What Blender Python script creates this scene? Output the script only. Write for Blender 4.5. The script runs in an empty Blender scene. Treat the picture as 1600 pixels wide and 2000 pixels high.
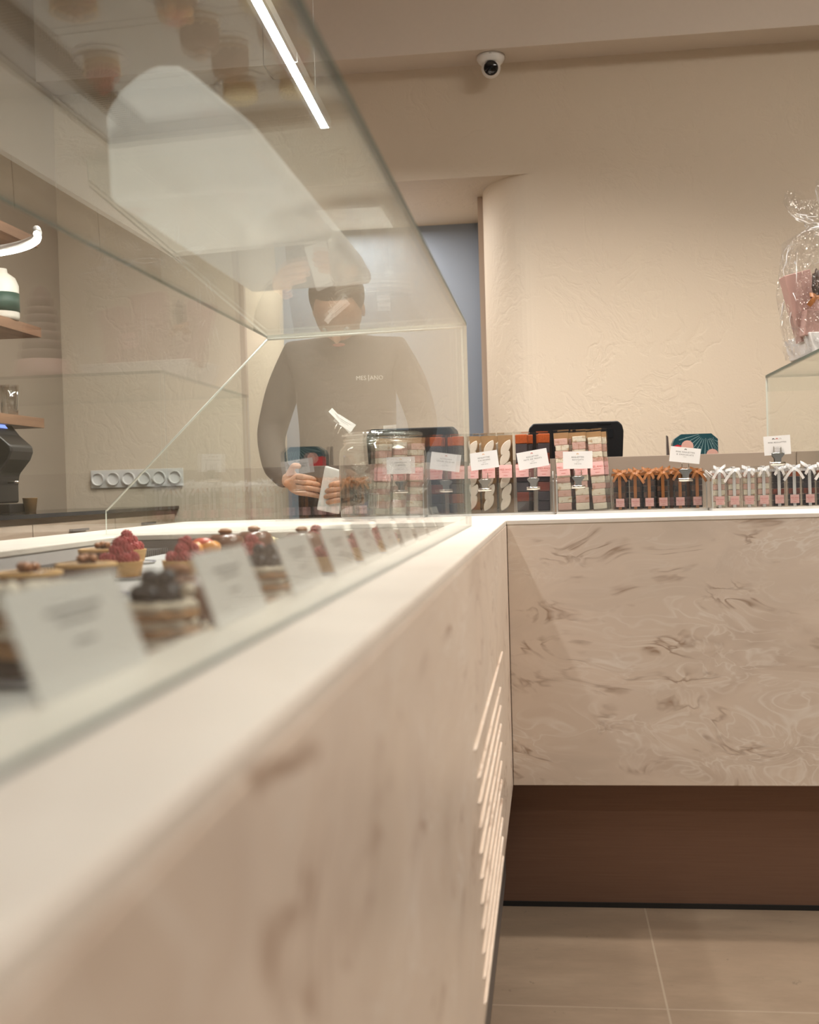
import bpy, bmesh, math, random
from mathutils import Vector, Matrix
SC = bpy.context.scene
COL = SC.collection
PI = math.pi
random.seed(7)
ZC = 1.0327                      # eye height; heights below are often written relative to it
def Z(r): return ZC + r

# ------------------------------------------------------------------ camera
cam_d = bpy.data.cameras.new('camera')
cam = bpy.data.objects.new('camera', cam_d); COL.objects.link(cam)
F = 2261.0
v1 = Vector((272., -54., F)).normalized()
v2 = Vector((18700., -478., -F)); v2 = (v2 - v1 * v2.dot(v1)).normalized()
dn = v1.cross(v2)
if dn.y < 0: dn = -dn
ax = lambda i: Vector((v2[i], v1[i], -dn[i]))       # image axis i in world coordinates
rx, dy_, fz = ax(0), ax(1), ax(2)
R3 = Matrix((rx, -dy_, -fz)).transposed()
cam.matrix_world = Matrix.Translation((0, 0, ZC)) @ R3.to_4x4()
cam_d.sensor_fit = 'HORIZONTAL'; cam_d.sensor_width = 24.0
cam_d.lens = F / 1600.0 * 24.0
cam_d.clip_start = 0.01
cam_d.dof.use_dof = True; cam_d.dof.focus_distance = 3.15; cam_d.dof.aperture_fstop = 3.8
SC.camera = cam
# ------------------------------------------------------------------ view, world
SC.view_settings.view_transform = 'Standard'; SC.view_settings.look = 'None'
SC.view_settings.gamma = 1.0; SC.view_settings.exposure = 0.0
SC.view_settings.use_curve_mapping = False
SC.cycles.transparent_max_bounces = 48
SC.cycles.max_bounces = 16; SC.cycles.glossy_bounces = 8; SC.cycles.diffuse_bounces = 5
SC.cycles.caustics_reflective = False; SC.cycles.caustics_refractive = False
SC.cycles.sample_clamp_indirect = 3.0
W = bpy.data.worlds.new('world'); SC.world = W; W.use_nodes = True
W.node_tree.nodes['Background'].inputs[0].default_value = (0.95, 0.92, 0.90, 1)
W.node_tree.nodes['Background'].inputs[1].default_value = 0.25
# ------------------------------------------------------------------ lamps of the ceiling
def spot(x, y, zr, power, size=95, blend=0.6, tx=None, ty=None, col=(1, .91, .82), rad=.035):
    d = bpy.data.lights.new('downlight_beam', 'SPOT'); d.energy = power; d.spot_size = math.radians(size)
    d.spot_blend = blend; d.color = col; d.shadow_soft_size = rad
    o = bpy.data.objects.new('downlight_beam', d); COL.objects.link(o); o.location = (x, y, Z(zr))
    t = Vector(((tx if tx is not None else x) - x, (ty if ty is not None else y) - y, -zr - 1.0))
    o.rotation_euler = t.to_track_quat('-Z', 'Y').to_euler()
    return o
SPOTS = [(0.25, 3.09), (1.35, 3.09), (2.3, 3.09), (-.72, 2.95), (0.9, 1.4), (0.9, -0.4), (-0.6, 0.9), (1.63, 0.6)]  # row over the counter follows the floor shadow; some others are added fill
SPW = [150, 60, 8, 65, 30, 8, 22, 110]
for (sx, sy), p in zip(SPOTS, SPW): spot(sx, sy, 2.12, p, 110)
cl_ = bpy.data.lights.new('corridor_fill', 'AREA'); cl_.size = .4; cl_.energy = 13; cl_.color = (1, .93, .85)  # added fill to brighten the corridor, no fixture stands there
clo = bpy.data.objects.new('corridor_fill', cl_); COL.objects.link(clo); clo.location = (-.85, 4.98, Z(1.17))

# ------------------------------------------------------------------ node helpers
class NT:
    def __init__(s, name):
        s.m = bpy.data.materials.new(name); s.m.use_nodes = True; s.t = s.m.node_tree; s.t.nodes.clear()
        s.out = s.t.nodes.new('ShaderNodeOutputMaterial')
    def n(s, typ, props=None, **ins):
        nd = s.t.nodes.new(typ)
        for k, v in (props or {}).items(): setattr(nd, k, v)
        for k, v in ins.items():
            key = int(k[1:]) if k[0] == 'i' and k[1:].isdigit() else k.replace('_', ' ')
            s.set(nd.inputs[key], v)
        return nd
    def set(s, sock, v):
        if isinstance(v, bpy.types.NodeSocket): s.t.links.new(v, sock)
        else:
            if isinstance(v, tuple) and len(v) == 3 and sock.type == 'RGBA': v = (*v, 1)
            sock.default_value = v
    def math(s, op, a, b=0.0, clamp=False):
        nd = s.n('ShaderNodeMath', {'operation': op, 'use_clamp': clamp}, i0=a, i1=b); return nd.outputs[0]
    def ramp(s, fac, stops, interp='LINEAR'):
        nd = s.n('ShaderNodeValToRGB', None, Fac=fac); cr = nd.color_ramp; cr.interpolation = interp
        while len(cr.elements) < len(stops): cr.elements.new(.5)
        for e, (p, c) in zip(cr.elements, stops):
            e.position = p; e.color = (*c, 1) if len(c) == 3 else c
        return nd.outputs['Color']
    def mix(s, fac, a, b):
        nd = s.n('ShaderNodeMix', {'data_type': 'RGBA'}); s.set(nd.inputs[0], fac); s.set(nd.inputs[6], a); s.set(nd.inputs[7], b)
        return nd.outputs[2]
    def coord(s, scale=(1, 1, 1), kind='Object', loc=(0, 0, 0), rot=(0, 0, 0)):
        tc = s.n('ShaderNodeTexCoord'); mp = s.n('ShaderNodeMapping', None, Vector=tc.outputs[kind], Scale=scale, Location=loc, Rotation=rot)
        return mp.outputs[0]
    def noise(s, vec, scale=5., detail=4., rough=.5, dist=0.):
        return s.n('ShaderNodeTexNoise', None, Vector=vec, Scale=scale, Detail=detail, Roughness=rough, Distortion=dist)
    def bump(s, h, strength=.2, dist=.01):
        return s.n('ShaderNodeBump', None, Height=h, Strength=strength, Distance=dist).outputs[0]
    def bsdf(s, col, rough=.5, metal=0., normal=None, spec=.5, **kw):
        b = s.n('ShaderNodeBsdfPrincipled'); s.set(b.inputs['Base Color'], col); s.set(b.inputs['Roughness'], rough)
        s.set(b.inputs['Metallic'], metal); s.set(b.inputs['Specular IOR Level'], spec)
        for k, v in kw.items(): s.set(b.inputs[k.replace('_', ' ')], v)
        if normal is not None: s.t.links.new(normal, b.inputs['Normal'])
        s.t.links.new(b.outputs[0], s.out.inputs[0]); return b
def plain(name, col, rough=.5, metal=0., nscale=0, namp=.12, bump=0., spec=.5, **kw):
    t = NT(name)
    c = col; nr = None
    if nscale:
        nz = t.noise(t.coord(), nscale, 3.)
        d = tuple(x * (1 - namp) for x in col); l = tuple(min(1, x * (1 + namp)) for x in col)
        c = t.mix(nz.outputs['Fac'], d, l)
        if bump: nr = t.bump(nz.outputs['Fac'], bump, .002)
    t.bsdf(c, rough, metal, nr, spec, **kw); return t.m
def clear(name, tint=(.97, .985, .975), base=.042, power=5., bump=0., bscale=40., rough=0.0, bdist=0.004):
    """thin clear sheet: transmits straight through, mirrors more the flatter it is looked along"""
    t = NT(name)
    lw = t.n('ShaderNodeLayerWeight', None, Blend=.5)
    nr = None
    if bump:
        v = t.coord()
        n1 = t.noise(v, bscale, 2., .6, 1.5).outputs['Fac']
        rid = t.math('ABSOLUTE', t.math('SUBTRACT', n1, .5))
        nr = t.bump(rid, bump, bdist); t.t.links.new(nr, lw.inputs['Normal'])
    fr = t.math('ADD', t.math('MULTIPLY', t.math('POWER', lw.outputs['Facing'], power), 1 - base), base, True)
    tr = t.n('ShaderNodeBsdfTransparent', None, Color=tint); gl = t.n('ShaderNodeBsdfGlossy', None, Roughness=rough, Color=(1, 1, 1))
    if nr is not None: t.t.links.new(nr, gl.inputs['Normal'])
    mx = t.n('ShaderNodeMixShader', None, i0=fr, i1=tr.outputs[0], i2=gl.outputs[0])
    t.t.links.new(mx.outputs[0], t.out.inputs[0]); return t.m
def emis(name, col, st):
    t = NT(name); e = t.n('ShaderNodeEmission', None, Color=col, Strength=st); t.t.links.new(e.outputs[0], t.out.inputs[0]); return t.m

M = {}
def marble(name, base, vein, light, amt=1.0):
    t = NT(name)
    v = t.coord((1.0, 1.0, 2.0), rot=(0, .12, 0))
    w1 = t.noise(v, 1.6, 2., .5)
    wv = t.n('ShaderNodeVectorMath', {'operation': 'MULTIPLY_ADD'}, i0=w1.outputs['Color'], i1=(1.6, 1.6, 1.3), i2=v)
    w2 = t.noise(wv.outputs[0], 4.0, 2., .5)
    wv2 = t.n('ShaderNodeVectorMath', {'operation': 'MULTIPLY_ADD'}, i0=w2.outputs['Color'], i1=(.34, .34, .30), i2=wv.outputs[0])
    def lines(sc, c0, width, det=2.):
        a = t.noise(wv2.outputs[0], sc, det, .5)
        r = t.math('ABSOLUTE', t.math('SUBTRACT', a.outputs['Fac'], c0))
        return t.math('SUBTRACT', 1., t.math('MULTIPLY', r, width, True), True)
    def mask(sc, th, k, loc=(0, 0, 0)):
        m = t.noise(t.coord((1, 1, 2.4), loc=loc), sc, 3., .55)
        return t.math('MULTIPLY', t.math('SUBTRACT', m.outputs['Fac'], th), k, True)
    broad = t.noise(wv2.outputs[0], 3.2, 4., .6)
    bc = t.mix(broad.outputs['Fac'], tuple(x * .84 for x in base), tuple(min(1, x * 1.13) for x in base))
    dark = t.math('MULTIPLY', t.math('MULTIPLY', lines(5.0, .5, 22., 3.), mask(5.5, .53, 8.), True), .80 * amt, True)
    soft = t.math('MULTIPLY', t.math('MULTIPLY', lines(3.0, .46, 9., 3.), mask(3.3, .50, 6., (3, 1, 2)), True), .42 * amt, True)
    l1 = t.math('MULTIPLY', t.math('MULTIPLY', lines(9.0, .5, 24.), mask(2.6, .44, 5., (7, 2, 5)), True), .55 * amt, True)
    l2 = t.math('MULTIPLY', t.math('MULTIPLY', lines(15.0, .5, 16.), mask(3.0, .50, 5., (1, 8, 3)), True), .35 * amt, True)
    c = t.mix(soft, bc, tuple((x * 2 + y) / 3 for x, y in zip(vein, base)))
    c = t.mix(l1, c, light); c = t.mix(l2, c, light)
    c = t.mix(dark, c, vein)
    t.bsdf(c, .33, 0, None, .45); return t.m
M['marble'] = marble('swirled_marble', (.72, .615, .515), (.31, .20, .13), (.88, .83, .76))
M['deck'] = marble('cream_solid_surface', (.84, .78, .70), (.58, .49, .40), (.86, .80, .72), .35)
def plaster():
    t = NT('embossed_plaster')
    v = t.coord()
    w = t.noise(v, 3., 3.)
    wv = t.n('ShaderNodeVectorMath', {'operation': 'MULTIPLY_ADD'}, i0=w.outputs['Color'], i1=(.5, .5, .9), i2=v)
    a = t.noise(wv.outputs[0], 3.4, 6., .6)
    r = t.math('ABSOLUTE', t.math('SUBTRACT', a.outputs['Fac'], .5))
    r = t.math('MULTIPLY', r, 22., True)
    fine = t.noise(v, 160., 2.)
    h = t.math('ADD', r, t.math('MULTIPLY', fine.outputs['Fac'], .35))
    big = t.noise(v, 1.1, 2.)
    c = t.mix(big.outputs['Fac'], (.62, .525, .41), (.66, .565, .445))
    t.bsdf(c, .62, 0, t.bump(h, .2, .006), .35); return t.m
M['plaster'] = plaster()
M['wall_grey'] = plain('taupe_wall_paint', (.36, .295, .235), .6, nscale=2.5, namp=.05)
M['bulk'] = plain('bulkhead_paint', (.66, .58, .50), .7, nscale=60, namp=.02, bump=.03)
M['ceil'] = plain('ceiling_paint', (.78, .74, .70), .8, nscale=2, namp=.02)
M['blue'] = plain('slate_blue_paint', (.24, .28, .345), .6, nscale=3, namp=.05)
M['trim'] = plain('dark_frame', (.06, .045, .04), .5)
M['jamb'] = plain('beige_trim', (.46, .36, .28), .6)
def floor_m():
    t = NT('stone_tiles')
    v = t.coord((1, 1, 1), loc=(-.205, -.485, 0))
    br = t.n('ShaderNodeTexBrick', {'offset': 0.0}, Vector=v, Scale=1., Mortar_Size=.0022, Mortar_Smooth=.1, Brick_Width=1.2, Row_Height=.6,
             Color1=(.0, .0, .0), Color2=(1, 1, 1), Mortar=(0, 0, 0))
    n1 = t.noise(t.coord((1, 2.2, 1)), 3.5, 7., .65); n2 = t.noise(t.coord((1, 3, 1)), 16., 6., .7)
    c = t.mix(n1.outputs['Fac'], (.105, .075, .048), (.27, .20, .14))
    n1b = t.math('MULTIPLY', t.math('SUBTRACT', t.noise(t.coord((1, 2.5, 1), loc=(4, 2, 0)), 2.2, 6., .68).outputs['Fac'], .45), 4., True)
    c = t.mix(t.math('MULTIPLY', n1b, .45), c, (.31, .245, .175))
    c = t.mix(t.math('MULTIPLY', n2.outputs['Fac'], .45), c, (.19, .135, .095))
    sp = t.math('GREATER_THAN', t.noise(t.coord(), 22., 6., .75).outputs['Fac'], .655)
    c = t.mix(t.math('MULTIPLY', sp, .6), c, (.09, .06, .04))
    c = t.mix(t.math('MULTIPLY', br.outputs['Fac'], .6), c, (.30, .25, .19))
    t.bsdf(c, .55, 0, t.bump(t.math('SUBTRACT', n2.outputs['Fac'], br.outputs['Fac']), .12, .003), .35); return t.m
M['floor'] = floor_m()
def bronze():
    t = NT('brushed_bronze')
    n = t.noise(t.coord((6, 6, 260)), 1., 3.)
    c = t.mix(n.outputs['Fac'], (.215, .125, .088), (.265, .165, .12))
    t.bsdf(c, .42, .55, t.bump(n.outputs['Fac'], .12, .001), .5); return t.m
M['bronze'] = bronze()
M['black_gasket'] = plain('black_gasket', (.01, .01, .01), .6)
M['glass'] = clear('clear_glass', (.965, .985, .975), .042, 7.2)
M['glass_edge'] = plain('green_glass_edge', (.030, .070, .058), .3, spec=.3)
M['glass_edge_pale'] = plain('glass_edge_glint', (.86, .90, .84), .25, spec=.8)  # pale colour stands in for light caught on the polished edge
M['acrylic'] = clear('clear_acrylic', (.95, .955, .95), .05, 4.)
M['acrylic_edge'] = plain('acrylic_edge', (.62, .62, .60), .2, spec=.9)
def real_glass(name):
    t = NT(name); g = t.n('ShaderNodeBsdfGlass', None, Color=(.96, .98, .97), Roughness=0., IOR=1.47)
    tr = t.n('ShaderNodeBsdfTransparent'); mx = t.n('ShaderNodeMixShader', None, i0=.35, i1=g.outputs[0], i2=tr.outputs[0])
    t.t.links.new(mx.outputs[0], t.out.inputs[0]); return t.m
M['rim_glass'] = clear('rim_glass', (.95, .97, .96), .34, 1.6, bump=.5, bscale=30., bdist=.01)
M['jar_glass'] = clear('jar_glass', (.965, .975, .97), .11, 1.7, bump=.06, bscale=7., bdist=.01)
M['wrap_film'] = clear('sweet_wrapper', (.97, .965, .96), .30, 1.8, bump=.9, bscale=70., bdist=.01, rough=.08)
M['cello'] = clear('cellophane', (.975, .975, .975), .07, 3.4, bump=1., bscale=16., bdist=.03, rough=.06)
M['fold'] = plain('fold_highlight', (.92, .92, .92), .25)  # plain white that stands in for highlights along the film folds
M['film'] = clear('clear_film', (.97, .965, .96), .06, 3.4, bump=.25, bscale=25., rough=.04)
M['steel'] = plain('well_steel', (.30, .285, .275), .28, .85, nscale=30, namp=.06)
M['board'] = plain('pale_grey_board', (.55, .55, .54), .35)
M['vent_dark'] = plain('vent_grey', (.13, .12, .115), .45, .3)
M['silver'] = plain('nickel_clip', (.72, .69, .64), .18, 1.)
M['card'] = plain('white_card', (.80, .80, .80), .45)
M['card_grey'] = plain('matt_white_card', (.62, .61, .60), .5)
M['ink'] = plain('black_ink', (.03, .03, .03), .6)
M['ink_rose'] = plain('rose_ink', (.50, .12, .10), .6)
M['ink_gold'] = plain('gold_ink', (.70, .42, .20), .6)
M['label'] = plain('pink_label', (.70, .42, .40), .5)
M['fruit'] = plain('orange_fruit_paste', (.42, .085, .018), .35, nscale=260, namp=.3, bump=.4)
M['berry'] = plain('blackcurrant_paste', (.040, .022, .026), .35, nscale=900, namp=.9, bump=.9)
M['fruit_red'] = plain('red_fruit_paste', (.20, .040, .02), .35, nscale=260, namp=.3, bump=.4)
M['almond'] = plain('white_icing', (.73, .63, .52), .4, nscale=70, namp=.06)
M['kraft'] = plain('kraft_card', (.33, .19, .085), .7, nscale=120, namp=.1)
def nougat(name, base, nut):
    t = NT(name); v = t.coord()
    vo = t.n('ShaderNodeTexVoronoi', None, Vector=v, Scale=150.)
    nz = t.noise(v, 75., 3.)
    m = t.math('MULTIPLY', t.math('SUBTRACT', nz.outputs['Fac'], .54), 9., True)
    c = t.mix(t.math('MULTIPLY', m, .75), base, nut)
    t.bsdf(c, .5, 0, t.bump(vo.outputs[0], .3, .002)); return t.m
M['nougat_white'] = nougat('white_nougat', (.80, .72, .58), (.48, .27, .11))
M['nougat_pink'] = nougat('pink_nougat', (.68, .43, .36), (.50, .24, .15))
M['choc'] = plain('dark_chocolate', (.045, .024, .016), .35, nscale=60, namp=.2)
M['milk'] = plain('milk_chocolate', (.115, .052, .030), .4, nscale=60, namp=.2)
M['glaze'] = plain('brown_glaze', (.16, .065, .035), .22, nscale=40, namp=.15)
M['brown_ribbon'] = plain('copper_satin_ribbon', (.33, .130, .042), .35, nscale=90, namp=.15)
def stripe_ribbon():
    t = NT('silver_organza_ribbon')
    wv = t.n('ShaderNodeTexWave', {'wave_type': 'BANDS', 'bands_direction': 'X'}, Vector=t.coord(), Scale=130., Distortion=0.)
    c = t.mix(wv.outputs['Fac'], (.90, .90, .90), (.55, .54, .53))
    b = t.n('ShaderNodeBsdfPrincipled', None, Base_Color=c, Roughness=.3, Metallic=.15)
    tr = t.n('ShaderNodeBsdfTransparent')
    f = t.math('MULTIPLY', t.math('GREATER_THAN', wv.outputs['Fac'], .6), .45)
    mx = t.n('ShaderNodeMixShader', None, i0=f, i1=b.outputs[0], i2=tr.outputs[0]); t.t.links.new(mx.outputs[0], t.out.inputs[0]); return t.m
M['silver_ribbon'] = stripe_ribbon()
M['black'] = plain('black_plastic', (.006, .006, .007), .35, nscale=200, namp=.1)
M['black_gloss'] = plain('black_gloss', (.008, .008, .009), .12)
M['teal'] = plain('teal_print', (.010, .060, .075), .35)
M['red'] = plain('red_print', (.55, .02, .03), .4)
M['rose'] = plain('rose_print', (.62, .36, .30), .4)
M['ray'] = plain('pale_ray_print', (.28, .42, .42), .4)
M['white'] = plain('white_plastic', (.80, .79, .77), .35)
M['lens'] = plain('dark_lens', (.006, .006, .007), .06)
M['white_paper'] = plain('white_paper', (.78, .76, .74), .6, nscale=30, namp=.03)
M['pink_box'] = plain('rose_carton', (.42, .255, .22), .5, nscale=40, namp=.06)
M['crust'] = plain('shortcrust', (.62, .36, .13), .65, nscale=160, namp=.2, bump=.5)
M['rasp'] = plain('raspberry_skin', (.43, .035, .040), .42, nscale=300, namp=.2)
M['blueb'] = plain('blueberry_skin', (.012, .016, .030), .25, nscale=60, namp=.3)
M['cream'] = plain('whipped_cream', (.80, .70, .56), .5, nscale=60, namp=.08)
M['puff'] = plain('puff_pastry', (.42, .21, .075), .6, nscale=120, namp=.35, bump=.6)
M['peach'] = plain('peach_slice', (.80, .34, .07), .28, nscale=25, namp=.2)
M['peach_skin'] = plain('peach_skin', (.70, .10, .05), .3, nscale=25, namp=.3)
M['lemon'] = plain('lemon_cream', (.80, .64, .34), .45, nscale=60, namp=.08)
M['walnut'] = plain('caramelised_nut', (.38, .145, .040), .4, nscale=90, namp=.3, bump=.5)
M['porcelain'] = plain('white_porcelain', (.80, .80, .79), .2)
M['blue_line'] = plain('blue_rim', (.06, .08, .25), .3)
M['wood'] = None
def wood(name, a, b, sc=1.):
    t = NT(name); n = t.noise(t.coord((22 * sc, 2.2 * sc, 26 * sc)), 1.4, 5., .6, .6)
    c = t.ramp(n.outputs['Fac'], [(.3, a), (.7, b)]); t.bsdf(c, .5, 0, t.bump(n.outputs['Fac'], .08, .002)); return t.m
M['wood'] = wood('oak_shelf', (.16, .078, .040), (.34, .19, .11))
M['cab'] = wood('washed_oak_front', (.34, .25, .18), (.48, .38, .29))
M['skin'] = plain('skin', (.55, .30, .20), .5, nscale=30, namp=.05, Subsurface_Weight=.05)
M['jacket'] = plain('dark_brown_cloth', (.026, .017, .012), .85, nscale=120, namp=.15, bump=.2)
M['hair'] = plain('brown_hair', (.045, .026, .016), .55, nscale=90, namp=.3)
M['thread'] = plain('white_thread', (.75, .72, .68), .6)
M['lamp'] = emis('led_diffuser', (1, .98, .95), 210.)
M['panel'] = emis('fill_panel_glow', (1, .94, .86), 13.)  # glow of the added fill panel
M['lamp2'] = emis('led_ring', (1, .96, .90), 30.)
M['screen'] = emis('blue_screen', (.25, .35, 1), 1.6)
M['alu'] = plain('white_aluminium', (.75, .74, .72), .35, .2)
M['green_lab'] = plain('green_label', (.03, .07, .05), .5)
M['milkjug'] = plain('milk_jug', (.70, .66, .58), .4)
M['cup'] = plain('kraft_cup', (.52, .30, .11), .6)
M['mauve'] = plain('mauve_meringue', (.13, .075, .06), .6, nscale=40, namp=.08)
M['screen_blue'] = plain('blue_foil', (.10, .16, .50), .3, .4)
M['spotfit'] = emis('spot_lens', (1, .85, .68), 6.)

# ------------------------------------------------------------------ mesh builder
class MB:
    def __init__(s): s.v = []; s.f = []; s.m = []
    def add(s, vs, fs, mi=0):
        o = len(s.v); s.v += [tuple(v) for v in vs]; s.f += [tuple(i + o for i in f) for f in fs]; s.m += [mi] * len(fs); return s
    def box(s, x0, x1, y0, y1, z0, z1, mi=0, faces=None):
        vs = [(x, y, z) for z in (z0, z1) for y in (y0, y1) for x in (x0, x1)]
        fs = [(0, 2, 3, 1), (4, 5, 7, 6), (0, 1, 5, 4), (2, 6, 7, 3), (0, 4, 6, 2), (1, 3, 7, 5)]  # -z +z -y +y -x +x
        o = len(s.v); s.v += vs
        for k, f in enumerate(fs):
            s.f.append(tuple(i + o for i in f)); s.m.append(faces.get(k, mi) if faces else mi)
        return s
    def prism(s, pts, axis, a0, a1, mi=0, side=None):
        """pts: 2-D outline; axis 'x','y','z' is the extrusion axis"""
        def P(p, a): return {'x': (a, p[0], p[1]), 'y': (p[0], a, p[1]), 'z': (p[0], p[1], a)}[axis]
        n = len(pts); o = len(s.v); s.v += [P(p, a0) for p in pts] + [P(p, a1) for p in pts]
        s.f.append(tuple(o + i for i in range(n))[::-1]); s.m.append(mi); s.f.append(tuple(o + n + i for i in range(n))); s.m.append(mi)
        for i in range(n):
            j = (i + 1) % n; s.f.append((o + i, o + j, o + n + j, o + n + i)); s.m.append(mi if side is None else side)
        return s
    def lathe(s, prof, n=32, c=(0, 0, 0), mi=0, cap=True, wob=None):
        o = len(s.v)
        for r, z in prof:
            for k in range(n):
                a = 2 * PI * k / n; rr = r * (wob(a, z) if wob else 1)
                s.v.append((c[0] + rr * math.cos(a), c[1] + rr * math.sin(a), c[2] + z))
        for i in range(len(prof) - 1):
            for k in range(n):
                k2 = (k + 1) % n; s.f.append((o + i * n + k, o + i * n + k2, o + (i + 1) * n + k2, o + (i + 1) * n + k)); s.m.append(mi)
        if cap:
            if prof[0][0] > 1e-5: s.f.append(tuple(o + k for k in range(n))[::-1]); s.m.append(mi)
            if prof[-1][0] > 1e-5: s.f.append(tuple(o + (len(prof) - 1) * n + k for k in range(n))); s.m.append(mi)
        return s
    def sph(s, c, r, sx=1, sy=1, sz=1, n=10, m=7, mi=0, fn=None):
        o = len(s.v)
        for i in range(m + 1):
            t = PI * i / m
            for k in range(n):
                a = 2 * PI * k / n; d = (math.sin(t) * math.cos(a), math.sin(t) * math.sin(a), math.cos(t))
                q = r * (fn(d) if fn else 1); s.v.append((c[0] + d[0] * q * sx, c[1] + d[1] * q * sy, c[2] + d[2] * q * sz))
        for i in range(m):
            for k in range(n):
                k2 = (k + 1) % n; s.f.append((o + i * n + k, o + (i + 1) * n + k, o + (i + 1) * n + k2, o + i * n + k2)); s.m.append(mi)
        return s
    def tube(s, pts, r, n=8, mi=0, flat=1.0):
        pts = [Vector(p) for p in pts]; o = len(s.v); up = Vector((0, 0, 1)); N = len(pts)
        for i, p in enumerate(pts):
            d = (pts[min(i + 1, N - 1)] - pts[max(i - 1, 0)]).normalized()
            a = d.cross(up)
            if a.length < 1e-3: a = d.cross(Vector((1, 0, 0)))
            a.normalize(); b = a.cross(d)
            rr = r[i] if isinstance(r, (list, tuple)) else r
            for k in range(n):
                t = 2 * PI * k / n; q = p + a * math.cos(t) * rr + b * math.sin(t) * rr * flat; s.v.append(tuple(q))
        for i in range(N - 1):
            for k in range(n):
                k2 = (k + 1) % n; s.f.append((o + i * n + k, o + i * n + k2, o + (i + 1) * n + k2, o + (i + 1) * n + k)); s.m.append(mi)
        s.f.append(tuple(o + k for k in range(n))[::-1]); s.m.append(mi)
        s.f.append(tuple(o + (N - 1) * n + k for k in range(n))); s.m.append(mi)
        return s
    def ribbon(s, pts, side, w, th=.0004, mi=0):
        """flat band through pts, side = width direction (one vector or a list)"""
        pts = [Vector(p) for p in pts]; o = len(s.v); N = len(pts)
        for i, p in enumerate(pts):
            sd = Vector(side[i] if isinstance(side, list) else side).normalized()
            d = (pts[min(i + 1, N - 1)] - pts[max(i - 1, 0)]).normalized(); nn = d.cross(sd).normalized() * th
            ww = w[i] if isinstance(w, (list, tuple)) else w
            s.v += [tuple(p - sd * ww / 2 - nn), tuple(p + sd * ww / 2 - nn), tuple(p + sd * ww / 2 + nn), tuple(p - sd * ww / 2 + nn)]
        for i in range(N - 1):
            for k in range(4):
                k2 = (k + 1) % 4; s.f.append((o + i * 4 + k, o + i * 4 + k2, o + i * 4 + 4 + k2, o + i * 4 + 4 + k)); s.m.append(mi)
        s.f.append((o, o + 3, o + 2, o + 1)); s.m.append(mi); e = o + (N - 1) * 4; s.f.append((e, e + 1, e + 2, e + 3)); s.m.append(mi)
        return s
    def xf(s, mat):
        s.v = [tuple(mat @ Vector(v)) for v in s.v]; return s
    def mesh(s, name, mats, smooth=False):
        me = bpy.data.meshes.new(name); me.from_pydata(s.v, [], s.f)
        for m in (mats if isinstance(mats, (list, tuple)) else [mats]): me.materials.append(m)
        me.polygons.foreach_set('material_index', s.m)
        if smooth: me.polygons.foreach_set('use_smooth', [True] * len(s.f))
        me.update()
        bm = bmesh.new(); bm.from_mesh(me); bmesh.ops.recalc_face_normals(bm, faces=bm.faces)
        bm.to_mesh(me); bm.free()
        return me
def link(name, me, parent=None, loc=(0, 0, 0), rot=(0, 0, 0)):
    o = bpy.data.objects.new(name, me); COL.objects.link(o); o.location = loc; o.rotation_euler = rot
    if parent is not None: o.parent = parent
    return o
def obj(name, mb, mats, parent=None, smooth=False, bevel=0, seg=2, loc=(0, 0, 0), rot=(0, 0, 0)):
    o = link(name, mb.mesh(name, mats, smooth), parent, loc, rot)
    if bevel:
        b = o.modifiers.new('bevel', 'BEVEL'); b.width = bevel; b.segments = seg; b.limit_method = 'ANGLE'; b.harden_normals = False
    return o
def thing(name, label, cat, loc=(0, 0, 0), rz=0, group=None, rot=None):
    o = bpy.data.objects.new(name, None); COL.objects.link(o); o.location = loc; o.rotation_euler = rot or (0, 0, rz)
    o.empty_display_size = .02
    return tag(o, label, cat, group)
def tag(o, label, cat, group=None):
    o['label'] = label; o['category'] = cat
    if group: o['group'] = group
    return o
def struct(name, mb, mats, bevel=0, smooth=False):
    o = obj(name, mb, mats, bevel=bevel, smooth=smooth); o['kind'] = 'structure'; return o
def kids(o): return [c for c in list(o.children)]
def dup(root, label, loc=None, rot=None, group=None):
    def cp(o, par):
        c = o.copy(); COL.objects.link(c); c.parent = par
        for ch in kids(o): cp(ch, c)
        return c
    r = cp(root, None)
    if loc is not None: r.location = loc
    if rot is not None: r.rotation_euler = rot
    r['label'] = label
    if group: r['group'] = group
    return r
_tc = {}
def text_mesh(s, size, mat, spacing=1.0):
    k = (s, size, mat.name, spacing)
    if k in _tc: return _tc[k]
    c = bpy.data.curves.new('lettering', 'FONT'); c.body = s; c.size = size; c.align_x = 'CENTER'; c.align_y = 'CENTER'
    c.space_character = spacing; c.resolution_u = 2; c.extrude = size * .01
    o = bpy.data.objects.new('lettering', c); COL.objects.link(o)
    bpy.context.view_layer.update()
    me = bpy.data.meshes.new_from_object(o.evaluated_get(bpy.context.evaluated_depsgraph_get()))
    bpy.data.objects.remove(o); bpy.data.curves.remove(c)
    me.materials.clear(); me.materials.append(mat); _tc[k] = me; return me
def lettering(s, size, mat, parent, loc, rot=(PI / 2, 0, 0), spacing=1.0, name='lettering'):
    return link(name, text_mesh(s, size, mat, spacing), parent, loc, rot)

# ================================================================== THE SETTING
YW = 4.49
struct('floor', MB().box(-3.2, 4.2, -3.2, 5.6, -.1, 0), M['floor'])
XL = -1.94; ZS = Z(1.619); ZT = 3.22; LZ = Z(1.192)
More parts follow.
